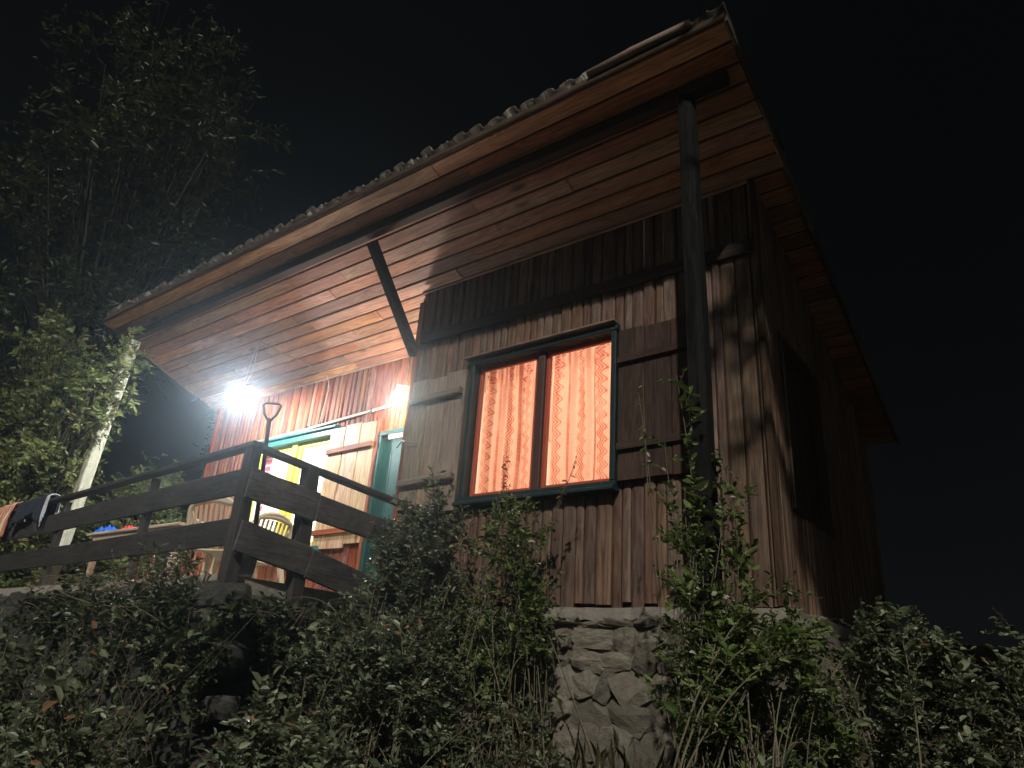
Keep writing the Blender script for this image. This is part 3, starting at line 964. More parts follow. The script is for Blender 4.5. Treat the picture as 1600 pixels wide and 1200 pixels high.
lay_stones(tw, (XT1 - 0.02, YT + 0.05, 0), (0, 1, 0), YF - YT - 0.1, -0.85, 0.42, (1, 0, 0), 'darkstone', 0.13, 0.22, 0.16, 0.34, 0.2)

# ------------------------------------------------------------------ porch railing
rail = empty('porch_railing', (-6.5, 2.9, 0.5), 'dark weathered board railing around the raised porch', 'railing')
def ry(x): return 2.68 + (-4.42 - x) * 0.066
XE = -12.2
for i, (x, w) in enumerate(((-6.03, 0.06), (-8.05, 0.065), (-10.25, 0.075), (-12.0, 0.07))):
    part('post', bar((x, ry(x) + 0.055, 0.46), (x + 0.01, ry(x) + 0.055, 1.345), w, 0.06, up=(0, 1, 0), seg=2, wob=0.003), 'rail_z', rail)
part('post', bar((-4.40, 2.70, 0.30), (-4.43, 2.705, 1.372), 0.105, 0.10, up=(0, 1, 0), seg=3, wob=0.004, taper=0.85), 'rail_z', rail)
part('post', bar((-4.385, 3.22, 0.36), (-4.405, 3.19, 1.345), 0.10, 0.105, up=(0, 1, 0), seg=3, wob=0.003), 'rail_z', rail)
part('post', bar((-4.40, 4.36, 0.36), (-4.40, 4.36, 1.25), 0.09, 0.09, up=(0, 1, 0), seg=3, wob=0.003), 'rail_z', rail)
# top rails
for a, b in ((-4.36, -8.05), (-8.055, XE)):
    part('top_rail', bar((a, ry(a) + 0.012, 1.385 - (0.005 if a < -5 else 0)), (b, ry(b) + 0.012, 1.372), 0.085, 0.038, seg=5, wob=0.004), 'rail_x', rail)
part('top_rail', bar((-4.42, 2.66, 1.388), (-4.37, 4.47, 1.262), 0.085, 0.042, seg=4, wob=0.003), 'rail_y', rail)
# boards on the outer face
for (zc, h) in ((1.130, 0.190), (0.783, 0.186)):
    for a, b in ((-4.475, -8.05), (-8.055, XE)):
        part('board', bar((a, ry(a) + 0.012, zc), (b, ry(b) + 0.012, zc + random.uniform(-0.008, 0.008)), 0.024, h, seg=5, wob=0.004), 'rail_x', rail)
part('board', bar((-4.335, 2.66, 1.105), (-4.335, 3.25, 1.06), 0.026, 0.215, seg=3, wob=0.004), 'rail_y', rail)
part('board', bar((-4.325, 3.252, 1.055), (-4.33, 4.44, 0.975), 0.026, 0.19, seg=3, wob=0.004), 'rail_y', rail)
part('board', bar((-4.325, 2.66, 0.745), (-4.33, 3.25, 0.665), 0.026, 0.21, seg=3, wob=0.004), 'rail_y', rail)
part('board', bar((-4.32, 3.252, 0.655), (-4.33, 4.44, 0.425), 0.026, 0.21, seg=3, wob=0.004), 'rail_y', rail)

# ------------------------------------------------------------------ lamps
PX, PY, PZ = -7.64, 4.35, 2.99
pend = empty('pendant_lamp', (PX, PY, PZ), 'lit pendant lamp with a white dish shade hanging from the porch soffit', 'lamp')
part('neck', tube([(PX, PY, PZ - 0.012), (PX, PY, PZ + 0.058)], 0.022, 12), 'pvc', pend, True)
part('shade', lathe((PX, PY, PZ), [(0.025, 0.085), (0.03, 0.075), (0.06, 0.062), (0.12, 0.038), (0.165, 0.008), (0.176, -0.012),
                                   (0.172, -0.012), (0.160, 0.004), (0.116, 0.031), (0.058, 0.054), (0.004, 0.060)], 32), 'enamel', pend, True)
part('bulb', lathe((PX, PY, PZ - 0.077), [(0.002, -0.052), (0.026, -0.046), (0.046, -0.026), (0.052, 0.0), (0.046, 0.026), (0.030, 0.05), (0.018, 0.066)], 20), LAMP_WHITE, pend, True)
hook = on_roof(-7.52, 4.35, -0.012)
part('flex', join_data([tube([(PX - 0.02, PY, PZ + 0.085), (PX + 0.03, PY, PZ + 0.33), tuple(hook)], 0.004, 6),
                        tube([(PX + 0.02, PY, PZ + 0.085), (PX + 0.10, PY + 0.01, PZ + 0.22), (PX + 0.11, PY + 0.01, PZ + 0.40), tuple(hook)], 0.004, 6)]), 'cable', pend)
cb = [on_roof(-7.52, 4.35, -0.012), on_roof(-7.38, 4.62, -0.012), on_roof(-7.22, 4.78, -0.014), on_roof(-7.10, 5.02, -0.012), on_roof(-7.03, 5.10, -0.03),
      Vector((-7.02, YB - 0.04, 3.20)), Vector((-7.06, YB - 0.042, 2.95)), Vector((-7.09, YB - 0.042, 2.72))]
part('cable', tube(cb, 0.007, 6), 'cable', pend, True)

BX, BY, BZ = -5.42, 4.86, 2.70
wl = empty('wall_lamp', (BX, BY, BZ - 0.1), 'bare lit bulb on the porch wall above the teal door', 'lamp')
part('bulb', lathe((BX, BY, BZ), [(0.002, -0.058), (0.03, -0.05), (0.052, -0.028), (0.06, 0.0), (0.052, 0.028), (0.034, 0.052), (0.02, 0.072)], 20), BULB_WARM, wl, True)
part('socket', lathe((BX, BY, BZ + 0.07), [(0.0, 0.07), (0.024, 0.07), (0.026, 0.0), (0.0, 0.0)], 14), 'pvc', wl, True)
part('bracket', tube([(BX, BY, BZ + 0.14), (BX, BY + 0.05, BZ + 0.15), (BX, YB - 0.03, BZ + 0.13)], 0.008, 8), 'darkmetal', wl, True)
part('cord', tube([(BX - 0.2, cy, 2.775), (BX - 0.1, cy - 0.005, 2.80), (BX - 0.02, cy, 2.90), (BX, BY + 0.04, BZ + 0.15)], 0.006, 6), 'cable', wl, True)
part('pull_cord', tube([(BX + 0.05, BY + 0.02, BZ + 0.10), (BX + 0.055, BY + 0.02, BZ - 0.10), (BX + 0.05, BY + 0.02, BZ - 0.22)], 0.006, 6), 'darkmetal', wl, True)

# room lights behind the two lit windows
def room_light(name, loc, power, col, rad=0.12):
    d = bpy.data.lights.new(name, 'POINT')
    d.energy = power; d.color = col; d.shadow_soft_size = rad
    o = bpy.data.objects.new(name, d); COL.objects.link(o); o.location = loc
room_light('room_bulb', (-3.2, 6.1, 2.3), 125, (1.0, 0.74, 0.62))
room_light('room_bulb', (-7.4, 6.5, 2.3), 420, (1.0, 0.95, 0.86))

# ------------------------------------------------------------------ curtains
def sheet(name, mat, x0, x1, z0, z1, y, folds, amp, label=None, cat=None, seed=0, pinch=0.5, group=None, drift=0.0):
    rg = random.Random(seed)
    nx, nz = 90, 24
    ph = [rg.uniform(0, 6.28) for _ in range(4)]
    V, UV = [], []
    L = (x1 - x0) * 1.25
    for k in range(nz + 1):
        v = k / nz
        for i in range(nx + 1):
            u = i / nx
            a = amp * (0.75 + 0.6 * v ** 3)
            f = math.sin(2 * math.pi * folds * u + ph[0] + 0.5 * math.sin(2.2 * v + ph[1])) + 0.45 * math.sin(2 * math.pi * folds * 1.73 * u + ph[2] + v)
            if v > 0.9: f += 0.6 * math.sin(2 * math.pi * folds * 3.1 * u + ph[3])
            x = x0 + (x1 - x0) * u + drift * (1 - v) * (u - 0.5) + 0.006 * math.sin(7 * v + 9 * u)
            V.append(Vector((x, y + a * f, z0 + (z1 - z0) * v + 0.006 * f * (v > 0.95))))
            UV.append((u * L + 0.012 * math.sin(3 * v + ph[3]), v * (z1 - z0)))
    F = [(k * (nx + 1) + i, k * (nx + 1) + i + 1, (k + 1) * (nx + 1) + i + 1, (k + 1) * (nx + 1) + i) for k in range(nz) for i in range(nx)]
    me = mk(V, F)
    uvl = me.uv_layers.new(name='UVMap')
    li = np.empty(len(me.loops), dtype=np.int32); me.loops.foreach_get('vertex_index', li)
    uvl.data.foreach_set('uv', np.array(UV)[li].ravel())
    o = link(name, me, M[mat], None, smooth=True)
    if label: tag(o, label, cat, group)
    return o


xm = (WIN[0] + WIN[1]) / 2
sheet('curtain', 'curtain', WIN[0] - 0.02, xm + 0.01, WIN[2] - 0.02, WIN[3] + 0.01, YF + 0.135, 6.3, 0.019, 'gathered orange patterned curtain behind the window sash next to the weathered shutter', 'curtain', 3, group='orange curtains in the front window')
sheet('curtain', 'curtain', xm + 0.02, WIN[1] + 0.03, WIN[2] - 0.02, WIN[3] + 0.01, YF + 0.135, 5.2, 0.021, 'gathered orange zigzag curtain behind the window sash next to the dark shutter', 'curtain', 8, group='orange curtains in the front window')
sheet('net_curtain', 'net', BWIN[0] - 0.02, BWIN[1] + 0.05, BWIN[2] - 0.03, BWIN[3] + 0.03, YB + 0.20, 3.0, 0.006, 'plain white curtain behind the yellow framed porch window', 'curtain', 5)
sheet('floral_curtain', 'floral', BWIN[0] + 0.03, BWIN[0] + 0.17, BWIN[2] - 0.02, BWIN[3] + 0.02, YB + 0.135, 3.0, 0.012, 'narrow pink floral curtain at the edge of the porch window', 'curtain', 6)

# ------------------------------------------------------------------ porch furniture
def chair(loc, rz, label):
    """moulded plastic garden chair, facing local -y; built local and placed by the empty"""
    e = empty('plastic_chair', loc, label, 'chair', 'plastic chairs on the porch')
    e.rotation_euler = (0, 0, rz)
    WL = WLOC[e.name].copy(); WLOC[e.name] = Vector((0, 0, 0))
    # seat
    V, F = [], []
    n = 8
    for j in range(n + 1):
        for i in range(n + 1):
            u, v = i / n - 0.5, j / n - 0.5
            wdt = 0.47 - 0.07 * (v + 0.5)
            V.append(Vector((u * wdt, v * 0.44 - 0.02, 0.43 - 0.025 * math.cos(u * 2.6) * math.cos(v * 2.2) - 0.03 * (v + 0.5) + (-0.03 if j == 0 else 0))))
    m_ = len(V)
    V += [v - Vector((0, 0, 0.018)) for v in V]
    for j in range(n):
        for i in range(n):
            a = j * (n + 1) + i
            F.append((a, a + 1, a + n + 2, a + n + 1)); F.append((m_ + a, m_ + a + n + 1, m_ + a + n + 2, m_ + a + 1))
    for i in range(n):
        a = i; F.append((a, m_ + a, m_ + a + 1, a + 1))
        a = n * (n + 1) + i; F.append((a, a + 1, m_ + a + 1, m_ + a))
        a = i * (n + 1); F.append((a, a + n + 1, m_ + a + n + 1, m_ + a))
        a = i * (n + 1) + n; F.append((a, m_ + a, m_ + a + n + 1, a + n + 1))
    part('seat', (V, F), 'plastic', e, True)
    for sx_ in (-1, 1):
        part('leg', bar((sx_ * 0.27, -0.25, 0.0), (sx_ * 0.225, -0.21, 0.43), 0.045, 0.05, up=(0, 1, 0), ch=0.01, taper=1.25), 'plastic', e)
        part('leg', bar((sx_ * 0.26, 0.29, 0.0), (sx_ * 0.205, 0.205, 0.43), 0.045, 0.05, up=(0, 1, 0), ch=0.01, taper=1.25), 'plastic', e)
        part('armrest', join_data([tube([(sx_ * 0.245, -0.24, 0.42), (sx_ * 0.275, -0.22, 0.60), (sx_ * 0.28, -0.15, 0.645), (sx_ * 0.275, 0.0, 0.65), (sx_ * 0.26, 0.16, 0.655), (sx_ * 0.225, 0.255, 0.70)],
                                        [0.022, 0.022, 0.028, 0.03, 0.028, 0.024], 8)]), 'plastic', e, True)
    # arched back: frame, lower band and upright slats
    def bk(x, z): return Vector((x, 0.205 + (z - 0.43) * 0.22 - 0.10 * x * x * 4 * 0.25, z))
    arch = [bk(0.235 * math.cos(a) if abs(math.cos(a)) < 0.999 else 0.235 * math.cos(a), 0.70 + 0.15 * math.sin(a)) for a in np.linspace(0, math.pi, 17)]
    pts = [bk(0.215, 0.42), bk(0.23, 0.56)] + arch + [bk(-0.23, 0.56), bk(-0.215, 0.42)]
    fr = part('backrest', tube(pts, 0.024, 8), 'plastic', e, True)
    part('top_band', tube([bk(x, 0.775 + 0.045 * math.cos(x * 6.5)) for x in np.linspace(-0.19, 0.19, 9)], 0.026, 8), 'plastic', e, True)
    part('lower_band', join_data([bar(bk(-0.215, 0.47), bk(0.215, 0.47), 0.014, 0.085, seg=4)]), 'plastic', e)
    for i in range(8):
        x = -0.18 + 0.36 * i / 7
        part('slat', bar(bk(x * 0.92, 0.49), bk(x, 0.785), 0.026, 0.010, up=(0, 1, 0), ch=0.003), 'plastic', e)
    WLOC[e.name] = WL
    return e


FLOOR = 0.50
chair((-6.28, 3.72, FLOOR), R(-150), 'beige plastic garden chair standing nearer the front railing')
chair((-6.55, 4.22, FLOOR), R(-88), 'beige plastic garden chair standing nearer the porch window')

tb = empty('garden_table', (-8.15, 4.15, FLOOR), 'long pale wooden table behind the porch railing', 'table')
for i in range(6):
    y = 3.76 + i * 0.145
    part('plank', bar((-9.18, y, FLOOR + 0.715), (-7.10, y + 0.004, FLOOR + 0.715), 0.14, 0.032), 'table_x', tb)
part('apron', join_data([bar((-9.05, 3.735, FLOOR + 0.665), (-7.2, 3.735, FLOOR + 0.665), 0.022, 0.066), bar((-9.05, 4.50, FLOOR + 0.665), (-7.2, 4.50, FLOOR + 0.665), 0.022, 0.066)]), 'table_x', tb)
for x in (-9.02, -7.24):
    for y in (3.78, 4.46):
        part('leg', bar((x, y, FLOOR), (x, y, FLOOR + 0.698), 0.06, 0.06, up=(0, 1, 0)), 'table_x', tb)


def crumple(name, mat, c, sx_, sy_, sz, label, cat, seed):
    rg = np.random.default_rng(seed)
    n = 18
    V, F = [], []
    ph = rg.uniform(0, 6.28, 8)
    for j in range(n + 1):
        for i in range(n + 1):
            u, v = i / n * 2 - 1, j / n * 2 - 1
            e = max(0.0, 1 - max(abs(u), abs(v)) ** 3)
            h = e * (0.5 + 0.28 * math.sin(5 * u + ph[0] + 2 * v) + 0.25 * math.sin(7 * v + ph[1] - 3 * u) + 0.18 * math.sin(13 * u + 9 * v + ph[2]))
            V.append(Vector((c[0] + sx_ * (u + 0.08 * math.sin(4 * v + ph[3])), c[1] + sy_ * (v + 0.08 * math.sin(5 * u + ph[4])), c[2] + max(0.0, h) * sz + 0.002)))
    for j in range(n):
        for i in range(n):
            a = j * (n + 1) + i
            F.append((a, a + 1, a + n + 2, a + n + 1))
    o = link(name, mk(V, F), M[mat], None, smooth=True)
    so = o.modifiers.new('thickness', 'SOLIDIFY'); so.thickness = 0.002; so.offset = 1
    tag(o, label, cat)


crumple('plastic_bag', 'bluebag', (-9.02, 3.86, FLOOR + 0.731), 0.16, 0.12, 0.11, 'crumpled blue plastic bag lying on the pale table', 'bag', 4)
crumple('red_cloth', 'redcloth', (-8.45, 3.83, FLOOR + 0.731), 0.11, 0.09, 0.07, 'small crumpled red cloth lying on the pale table', 'cloth', 9)


def drape(name, mat, x0, x1, front, back, label, cat, seed, lump=0.02, zr=1.405):
    """cloth thrown over the top rail"""
    rg = np.random.default_rng(seed)
    ph = rg.uniform(0, 6.28, 8)
    nx, ns = 40, 30
    V, UV = [], []
    for i in range(nx + 1):
        u = i / nx
        x = x0 + (x1 - x0) * u
        lf = front * (1 + 0.25 * math.sin(5 * u + ph[0]) + 0.12 * math.sin(13 * u + ph[1]))
        lb = back * (1 + 0.2 * math.sin(6 * u + ph[2]))
        y0 = ry(x) + 0.012
        for k in range(ns + 1):
            s_ = -lf + (lf + 0.14 + lb) * k / ns
            wv = lump * (math.sin(24 * u + ph[3] + 2 * s_) + 0.6 * math.sin(41 * u + ph[4]))
            if s_ < 0:
                p = (x + 0.1 * wv, y0 - 0.058 - abs(wv) * min(1, -s_ * 6), zr + s_)
            elif s_ < 0.14:
                a = math.pi * s_ / 0.14
                p = (x, y0 - 0.058 * math.cos(a), zr + 0.035 * math.sin(a) + 0.5 * abs(wv))
            else:
                p = (x - 0.1 * wv, y0 + 0.058 + abs(wv) * min(1, (s_ - 0.14) * 6), zr - (s_ - 0.14))
            V.append(Vector(p)); UV.append((u * abs(x1 - x0) * 2.2, s_))
    F = [(i * (ns + 1) + k, (i + 1) * (ns + 1) + k, (i + 1) * (ns + 1) + k + 1, i * (ns + 1) + k + 1) for i in range(nx) for k in range(ns)]
    me = mk(V, F)
    uvl = me.uv_layers.new(name='UVMap')
    li = np.empty(len(me.loops), dtype=np.int32); me.loops.foreach_get('vertex_index', li)
    uvl.data.foreach_set('uv', np.array(UV)[li].ravel())
    o = link(name, me, M[mat], None, smooth=True)
    so = o.modifiers.new('thickness', 'SOLIDIFY'); so.thickness = 0.006; so.offset = 0
    tag(o, label, cat)
    return o


drape('jacket', 'jacket', -9.35, -8.42, 0.22, 0.25, 'dark jacket thrown over the porch railing', 'jacket', 2, 0.03, 1.41)
drape('shirt', 'lining', -8.41, -8.33, 0.24, 0.2, 'white shirt sleeve hanging over the railing beside the dark jacket', 'shirt', 5, 0.008, 1.412)
drape('striped_towel', 'stripes', -10.35, -9.48, 0.26, 0.3, 'red and cream striped towel thrown over the porch railing', 'towel', 6, 0.035, 1.42)

# spade standing in the corner of the railing
sp = empty('spade', (-4.50, 2.82, FLOOR), 'spade with a D shaped grip standing behind the corner post', 'spade')
tx, ty = -4.47, 2.79
def spp(t): return Vector((-4.55 + (tx + 4.55) * t, 2.95 + (ty - 2.95) * t, FLOOR + 1.26 * t))
part('shaft', tube([spp(t) for t in (0.22, 0.5, 0.8, 0.90)], [0.016, 0.015, 0.015, 0.017], 10), 'timber_z', sp, True)
ax = Vector((0.80, 0.60, 0)).normalized()
g0 = spp(0.885)
part('grip', tube([g0 - ax * 0.008, g0 - ax * 0.045 + Vector((0, 0, 0.05)), g0 - ax * 0.068 + Vector((0, 0, 0.12)), g0 - ax * 0.045 + Vector((0, 0, 0.138)),
                   g0 + ax * 0.045 + Vector((0, 0, 0.138)), g0 + ax * 0.068 + Vector((0, 0, 0.12)), g0 + ax * 0.045 + Vector((0, 0, 0.05)), g0 + ax * 0.008], 0.0095, 8), 'darkmetal', sp, True)
V = []
for k, w in ((0.0, 0.05), (0.05, 0.09), (0.16, 0.10), (0.26, 0.10), (0.28, 0.03)):
    for s_ in (-1, -0.5, 0, 0.5, 1):
        V.append(spp(0) + Vector((s_ * w, -0.03 * s_ * s_, k)))
F = [(j * 5 + i, j * 5 + i + 1, (j + 1) * 5 + i + 1, (j + 1) * 5 + i) for j in range(4) for i in range(4)]
bl = part('blade', (V, F), 'metal', sp, True)
so = bl.modifiers.new('thickness', 'SOLIDIFY'); so.thickness = 0.003

# ------------------------------------------------------------------ plants
def unit(v):
    return v / np.maximum(np.linalg.norm(v, axis=-1, keepdims=True), 1e-9)


def leaves_obj(name, P, D, N, S, ratio, mat, parent, tone, fold=0.25):
    """oval leaves folded along the midrib: 6 verts, 2 quads each"""
    n = len(P)
    D = unit(D); W = unit(np.cross(D, N)); N = unit(np.cross(W, D))
    S = S[:, None]
    base = P
    tip = P + D * S + N * S * -0.12
    l1 = P + D * S * 0.30 + W * S * ratio * 0.42 + N * S * fold * 0.4
    l2 = P + D * S * 0.70 + W * S * ratio * 0.38 + N * S * fold * 0.3
    r1 = P + D * S * 0.30 - W * S * ratio * 0.42 + N * S * fold * 0.4
    r2 = P + D * S * 0.70 - W * S * ratio * 0.38 + N * S * fold * 0.3
    V = np.stack([base, l1, l2, tip, r2, r1], 1).reshape(-1, 3)
    V = V - np.array(parent_loc(parent))
    me = bpy.data.meshes.new(name)
    me.vertices.add(n * 6); me.vertices.foreach_set('co', V.astype(np.float32).ravel())
    idx = (np.arange(n) * 6)[:, None] + np.array([[0, 1, 2, 3, 0, 3, 4, 5]])
    me.loops.add(n * 8); me.loops.foreach_set('vertex_index', idx.astype(np.int32).ravel())
    me.polygons.add(n * 2)
    me.polygons.foreach_set('loop_start', (np.arange(n * 2) * 4).astype(np.int32))
    me.polygons.foreach_set('loop_total', np.full(n * 2, 4, dtype=np.int32))
    at = me.attributes.new('tone', 'FLOAT', 'FACE')
    at.data.foreach_set('value', np.repeat(tone, 2).astype(np.float32))
    me.update(calc_edges=True)
    me.materials.append(M[mat])
    o = bpy.data.objects.new(name, me)
    COL.objects.link(o)
    o.parent = parent
    tag(o, kind='stuff')
    return o


def parent_loc(p):
    return WLOC[p.name]


def stick_data(paths):
    """many thin 3-sided twigs as one mesh; paths: list of (array (k,3) or (n,k,3), r0, r1)"""
    VV, FF = [], []
    off = 0
    for pts, r0, r1 in paths:
        pts = np.asarray(pts)
        if pts.ndim == 2: pts = pts[None]
        n, k = pts.shape[:2]
        d = unit(np.gradient(pts, axis=1))
        steep = (np.abs(d[:, :1, 2:3]) > 0.9)
        ref = np.where(steep, np.array([1.0, 0.1, 0.0]), np.array([0.3, 0.2, 1.0]))
        s_ = unit(np.cross(d, np.broadcast_to(ref, d.shape))); u_ = np.cross(s_, d)
        r = np.linspace(r0, r1, k)[None, :, None]
        ring = np.stack([pts + (s_ * math.cos(a) + u_ * math.sin(a)) * r for a in (0, 2.094, 4.189)], 2)
        VV.append(ring.reshape(-1, 3))
        base = (np.arange(n) * k * 3)[:, None] + (np.arange(k - 1) * 3)[None, :]
        base = base.reshape(-1) + off
        FF.append(np.concatenate([np.stack([base + j, base + (j + 1) % 3, base + 3 + (j + 1) % 3, base + 3 + j], 1) for j in range(3)]))
        off += n * k * 3
    return np.concatenate(VV), np.concatenate(FF)


def sticks_obj(name, paths, mat, parent):
    V, F = stick_data(paths)
    V = V - np.array(parent_loc(parent))
    me = bpy.data.meshes.new(name)
    me.vertices.add(len(V)); me.vertices.foreach_set('co', V.astype(np.float32).ravel())
    me.loops.add(len(F) * 4); me.loops.foreach_set('vertex_index', F.astype(np.int32).ravel())
    me.polygons.add(len(F))
    me.polygons.foreach_set('loop_start', (np.arange(len(F)) * 4).astype(np.int32))
    me.polygons.foreach_set('loop_total', np.full(len(F), 4, dtype=np.int32))
    me.update(calc_edges=True)
    me.materials.append(M[mat])
    me.polygons.foreach_set('use_smooth', np.ones(len(F), dtype=bool))
    o = bpy.data.objects.new(name, me)
    COL.objects.link(o)
    o.parent = parent
    return o


def bez(p0, p1, p2, n):
    t = np.linspace(0, 1, n)[:, None]
    return (1 - t) ** 2 * p0 + 2 * t * (1 - t) * p1 + t ** 2 * p2


def twigs_and_leaves(canes, rg, ntw, tlen, nl, lsize, out, updir=0.3, start=0.25, nb=(0, 0, 0.8), gapf=8.0, gap=-0.85):
    """side twigs on canes with alternating leaves; returns twig paths (n,5,3) and leaf arrays"""
    TW, PP, DD, NN, SS = [], [], [], [], []
    for m_ in sorted({len(c) for c in canes}):
        C = np.stack([c for c in canes if len(c) == m_])
        n = len(C) * ntw
        ci = np.repeat(np.arange(len(C)), ntw)
        t = rg.uniform(start, 1.0, n) ** 0.8 * (m_ - 1)
        i = np.minimum(t.astype(int), m_ - 2)
        a, b = C[ci, i], C[ci, i + 1]
        p = a + (b - a) * (t - i)[:, None]
        f_ = gapf
        msk = (np.sin(f_ * p[:, 0] + 1.3 * np.sin(0.7 * f_ * p[:, 1]) + 0.9) + np.sin(1.13 * f_ * p[:, 1] + 1.2 * np.sin(0.8 * f_ * p[:, 2])) + np.sin(0.93 * f_ * p[:, 2] + 1.1 * np.sin(0.9 * f_ * p[:, 0]))) > gap
        p, a, b = p[msk], a[msk], b[msk]; n = len(p)
        d = unit(unit(b - a) * 0.45 + rg.normal(0, 0.55, (n, 3)) + np.array([0, 0, updir]))
        Lt = (tlen * rg.uniform(0.4, 1.3, n))[:, None]
        e = p + d * Lt + np.array([0, 0, -0.18]) * Lt + rg.normal(0, 0.08, (n, 3)) * Lt
        tt = np.linspace(0, 1, 5)[None, :, None]
        q = (1 - tt) ** 2 * p[:, None] + 2 * tt * (1 - tt) * (p + d * Lt * 0.5)[:, None] + tt ** 2 * e[:, None]
        TW.append(q)
        cnt = int(nl * 1.25)
        lt = np.linspace(0.12, 1.0, cnt)[None, :, None] + rg.uniform(-0.04, 0.0, (n, cnt, 1))
        lp = (1 - lt) ** 2 * p[:, None] + 2 * lt * (1 - lt) * (p + d * Lt * 0.5)[:, None] + lt ** 2 * e[:, None]
        side = unit(np.cross(d, np.array([0.1, 0.1, 1.0])))[:, None] * np.where(np.arange(cnt) % 2, 1.0, -1.0)[None, :, None]
        ld = d[:, None] * 0.55 + side * 0.75 + rg.normal(0, 0.35, (n, cnt, 3))
        ln = np.array(nb) + rg.normal(0, 0.45, (n, cnt, 3))
        keep = (rg.random((n, cnt)) < 0.78).ravel()
        PP.append(lp.reshape(-1, 3)[keep]); DD.append(ld.reshape(-1, 3)[keep]); NN.append(ln.reshape(-1, 3)[keep])
        tsz = np.repeat(np.exp(rg.normal(0, 0.28, n)), cnt)[keep]
        SS.append(lsize * tsz * rg.uniform(0.5, 1.35, keep.sum()))
    return np.concatenate(TW), np.concatenate(PP), np.concatenate(DD), np.concatenate(NN), np.concatenate(SS)


def shrub(name, base, env_c, env_r, ncane, ntw, nl, lsize, label, cat='shrub', mat='leaf_shrub', seed=1, tlen=0.22, ratio=0.55,
          arch=0.5, cane_r=0.006, group=None, spread=0.25, withered=0.03, updir=0.3, start=0.25, nb=(0, 0, 0.8)):
    rg = np.random.default_rng(seed)
    base = np.array([base[0], base[1], gz(base[0], base[1]) if base[2] is None else base[2]])
    e = empty(name, tuple(base), label, cat, group)
    canes = []
    c, r = np.array(env_c), np.array(env_r)
    for _ in range(ncane):
        d = unit(rg.normal(0, 1, 3)) * rg.uniform(0.35, 1.0) ** 0.5
        tgt = c + d * r
        p0 = base + np.array([rg.normal(0, spread), rg.normal(0, spread), -0.05])
        h = tgt[2] - p0[2]
        ctl = p0 * 0.55 + tgt * 0.45 + np.array([0, 0, max(0.1, abs(h)) * arch]) + rg.normal(0, 0.08, 3)
        canes.append(bez(p0, ctl, tgt, 9))
    tw, P, D, N, S = twigs_and_leaves(canes, rg, ntw, tlen, nl, lsize, None, updir, start, nb)
    paths = [(q, cane_r * f_, cane_r * 0.35) for q, f_ in zip(canes, rg.uniform(0.7, 1.5, len(canes)))]
    for _ in range(max(2, ncane // 16)):      # dead canes poking out
        a_ = canes[rg.integers(len(canes))]
        e_ = a_[-1] + (a_[-1] - a_[-3]) * rg.uniform(0.5, 1.3) + rg.normal(0, 0.05, 3) + np.array([0, 0, 0.08])
        paths.append((bez(a_[3], a_[-1], e_, 8), cane_r * 0.8, cane_r * 0.3))
    paths = paths + [(tw, cane_r * 0.35, cane_r * 0.18)]
    sticks_obj('stems', paths, 'twig', e)
    tone = np.clip(rg.beta(2.0, 2.6, len(P)), 0, 0.85)
    wi = rg.random(len(P)) < withered
    tone[wi] = rg.uniform(0.9, 1.0, wi.sum())
    leaves_obj('foliage', P, D, N, S, ratio, mat, e, tone)
    return e


def tree(name, base, limbs, ntw, nl, lsize, label, mat, seed, tr=0.12, tlen=0.5, ratio=0.5, group=None, sub=5, subr=0.9, withered=0.03, updir=0.1, nb=(0, 0, 0.8), gapf=4.0, gap=-0.4):
    """trunk, limbs to the given points, branches round each limb end, twigs with leaves"""
    rg = np.random.default_rng(seed)
    b = np.array([base[0], base[1], gz(base[0], base[1])])
    e = empty(name, tuple(b), label, 'tree', group)
    ends = np.array(limbs)
    top = b + (ends.mean(0) - b) * 0.55
    trunk = bez(b + np.array([0, 0, -0.2]), b + np.array([0.1, -0.05, (top[2] - b[2]) * 0.5]), top, 8)
    paths = [(trunk, tr, tr * 0.6)]
    canes = []
    for en in ends:
        t = rg.uniform(0.35, 1.0) * 7; i = min(int(t), 6)
        p0 = trunk[i]
        lb = bez(p0, p0 * 0.5 + en * 0.5 + np.array([0, 0, 0.25]), en, 9)
        paths.append((lb, tr * 0.35, 0.012))
        canes.append(lb)
        for _ in range(sub):
            j = rg.integers(3, 9)
            q0 = lb[j]
            q1 = en + unit(rg.normal(0, 1, 3)) * subr * rg.uniform(0.5, 1.0)
            br = bez(q0, (q0 + q1) / 2 + rg.normal(0, 0.1, 3) + np.array([0, 0, 0.1]), q1, 7)
            paths.append((br, 0.012, 0.004)); canes.append(br)
    tw, P, D, N, S = twigs_and_leaves(canes, rg, ntw, tlen, nl, lsize, None, updir, 0.3, nb, gapf, gap)
    sticks_obj('trunk', paths + [(tw, 0.004, 0.0015)], 'bark', e)
    tone = np.clip(rg.beta(2.0, 2.4, len(P)), 0, 0.9)
    wi = rg.random(len(P)) < withered
    tone[wi] = 1.0
    leaves_obj('crown', P, D, N, S, ratio, mat, e, tone)
    return e


rg0 = np.random.default_rng(11)
def cloud(c, r, n):
    d = unit(rg0.normal(0, 1, (n, 3))) * rg0.uniform(0.3, 1, (n, 1)) ** 0.4
    return np.array(c) + d * np.array(r)


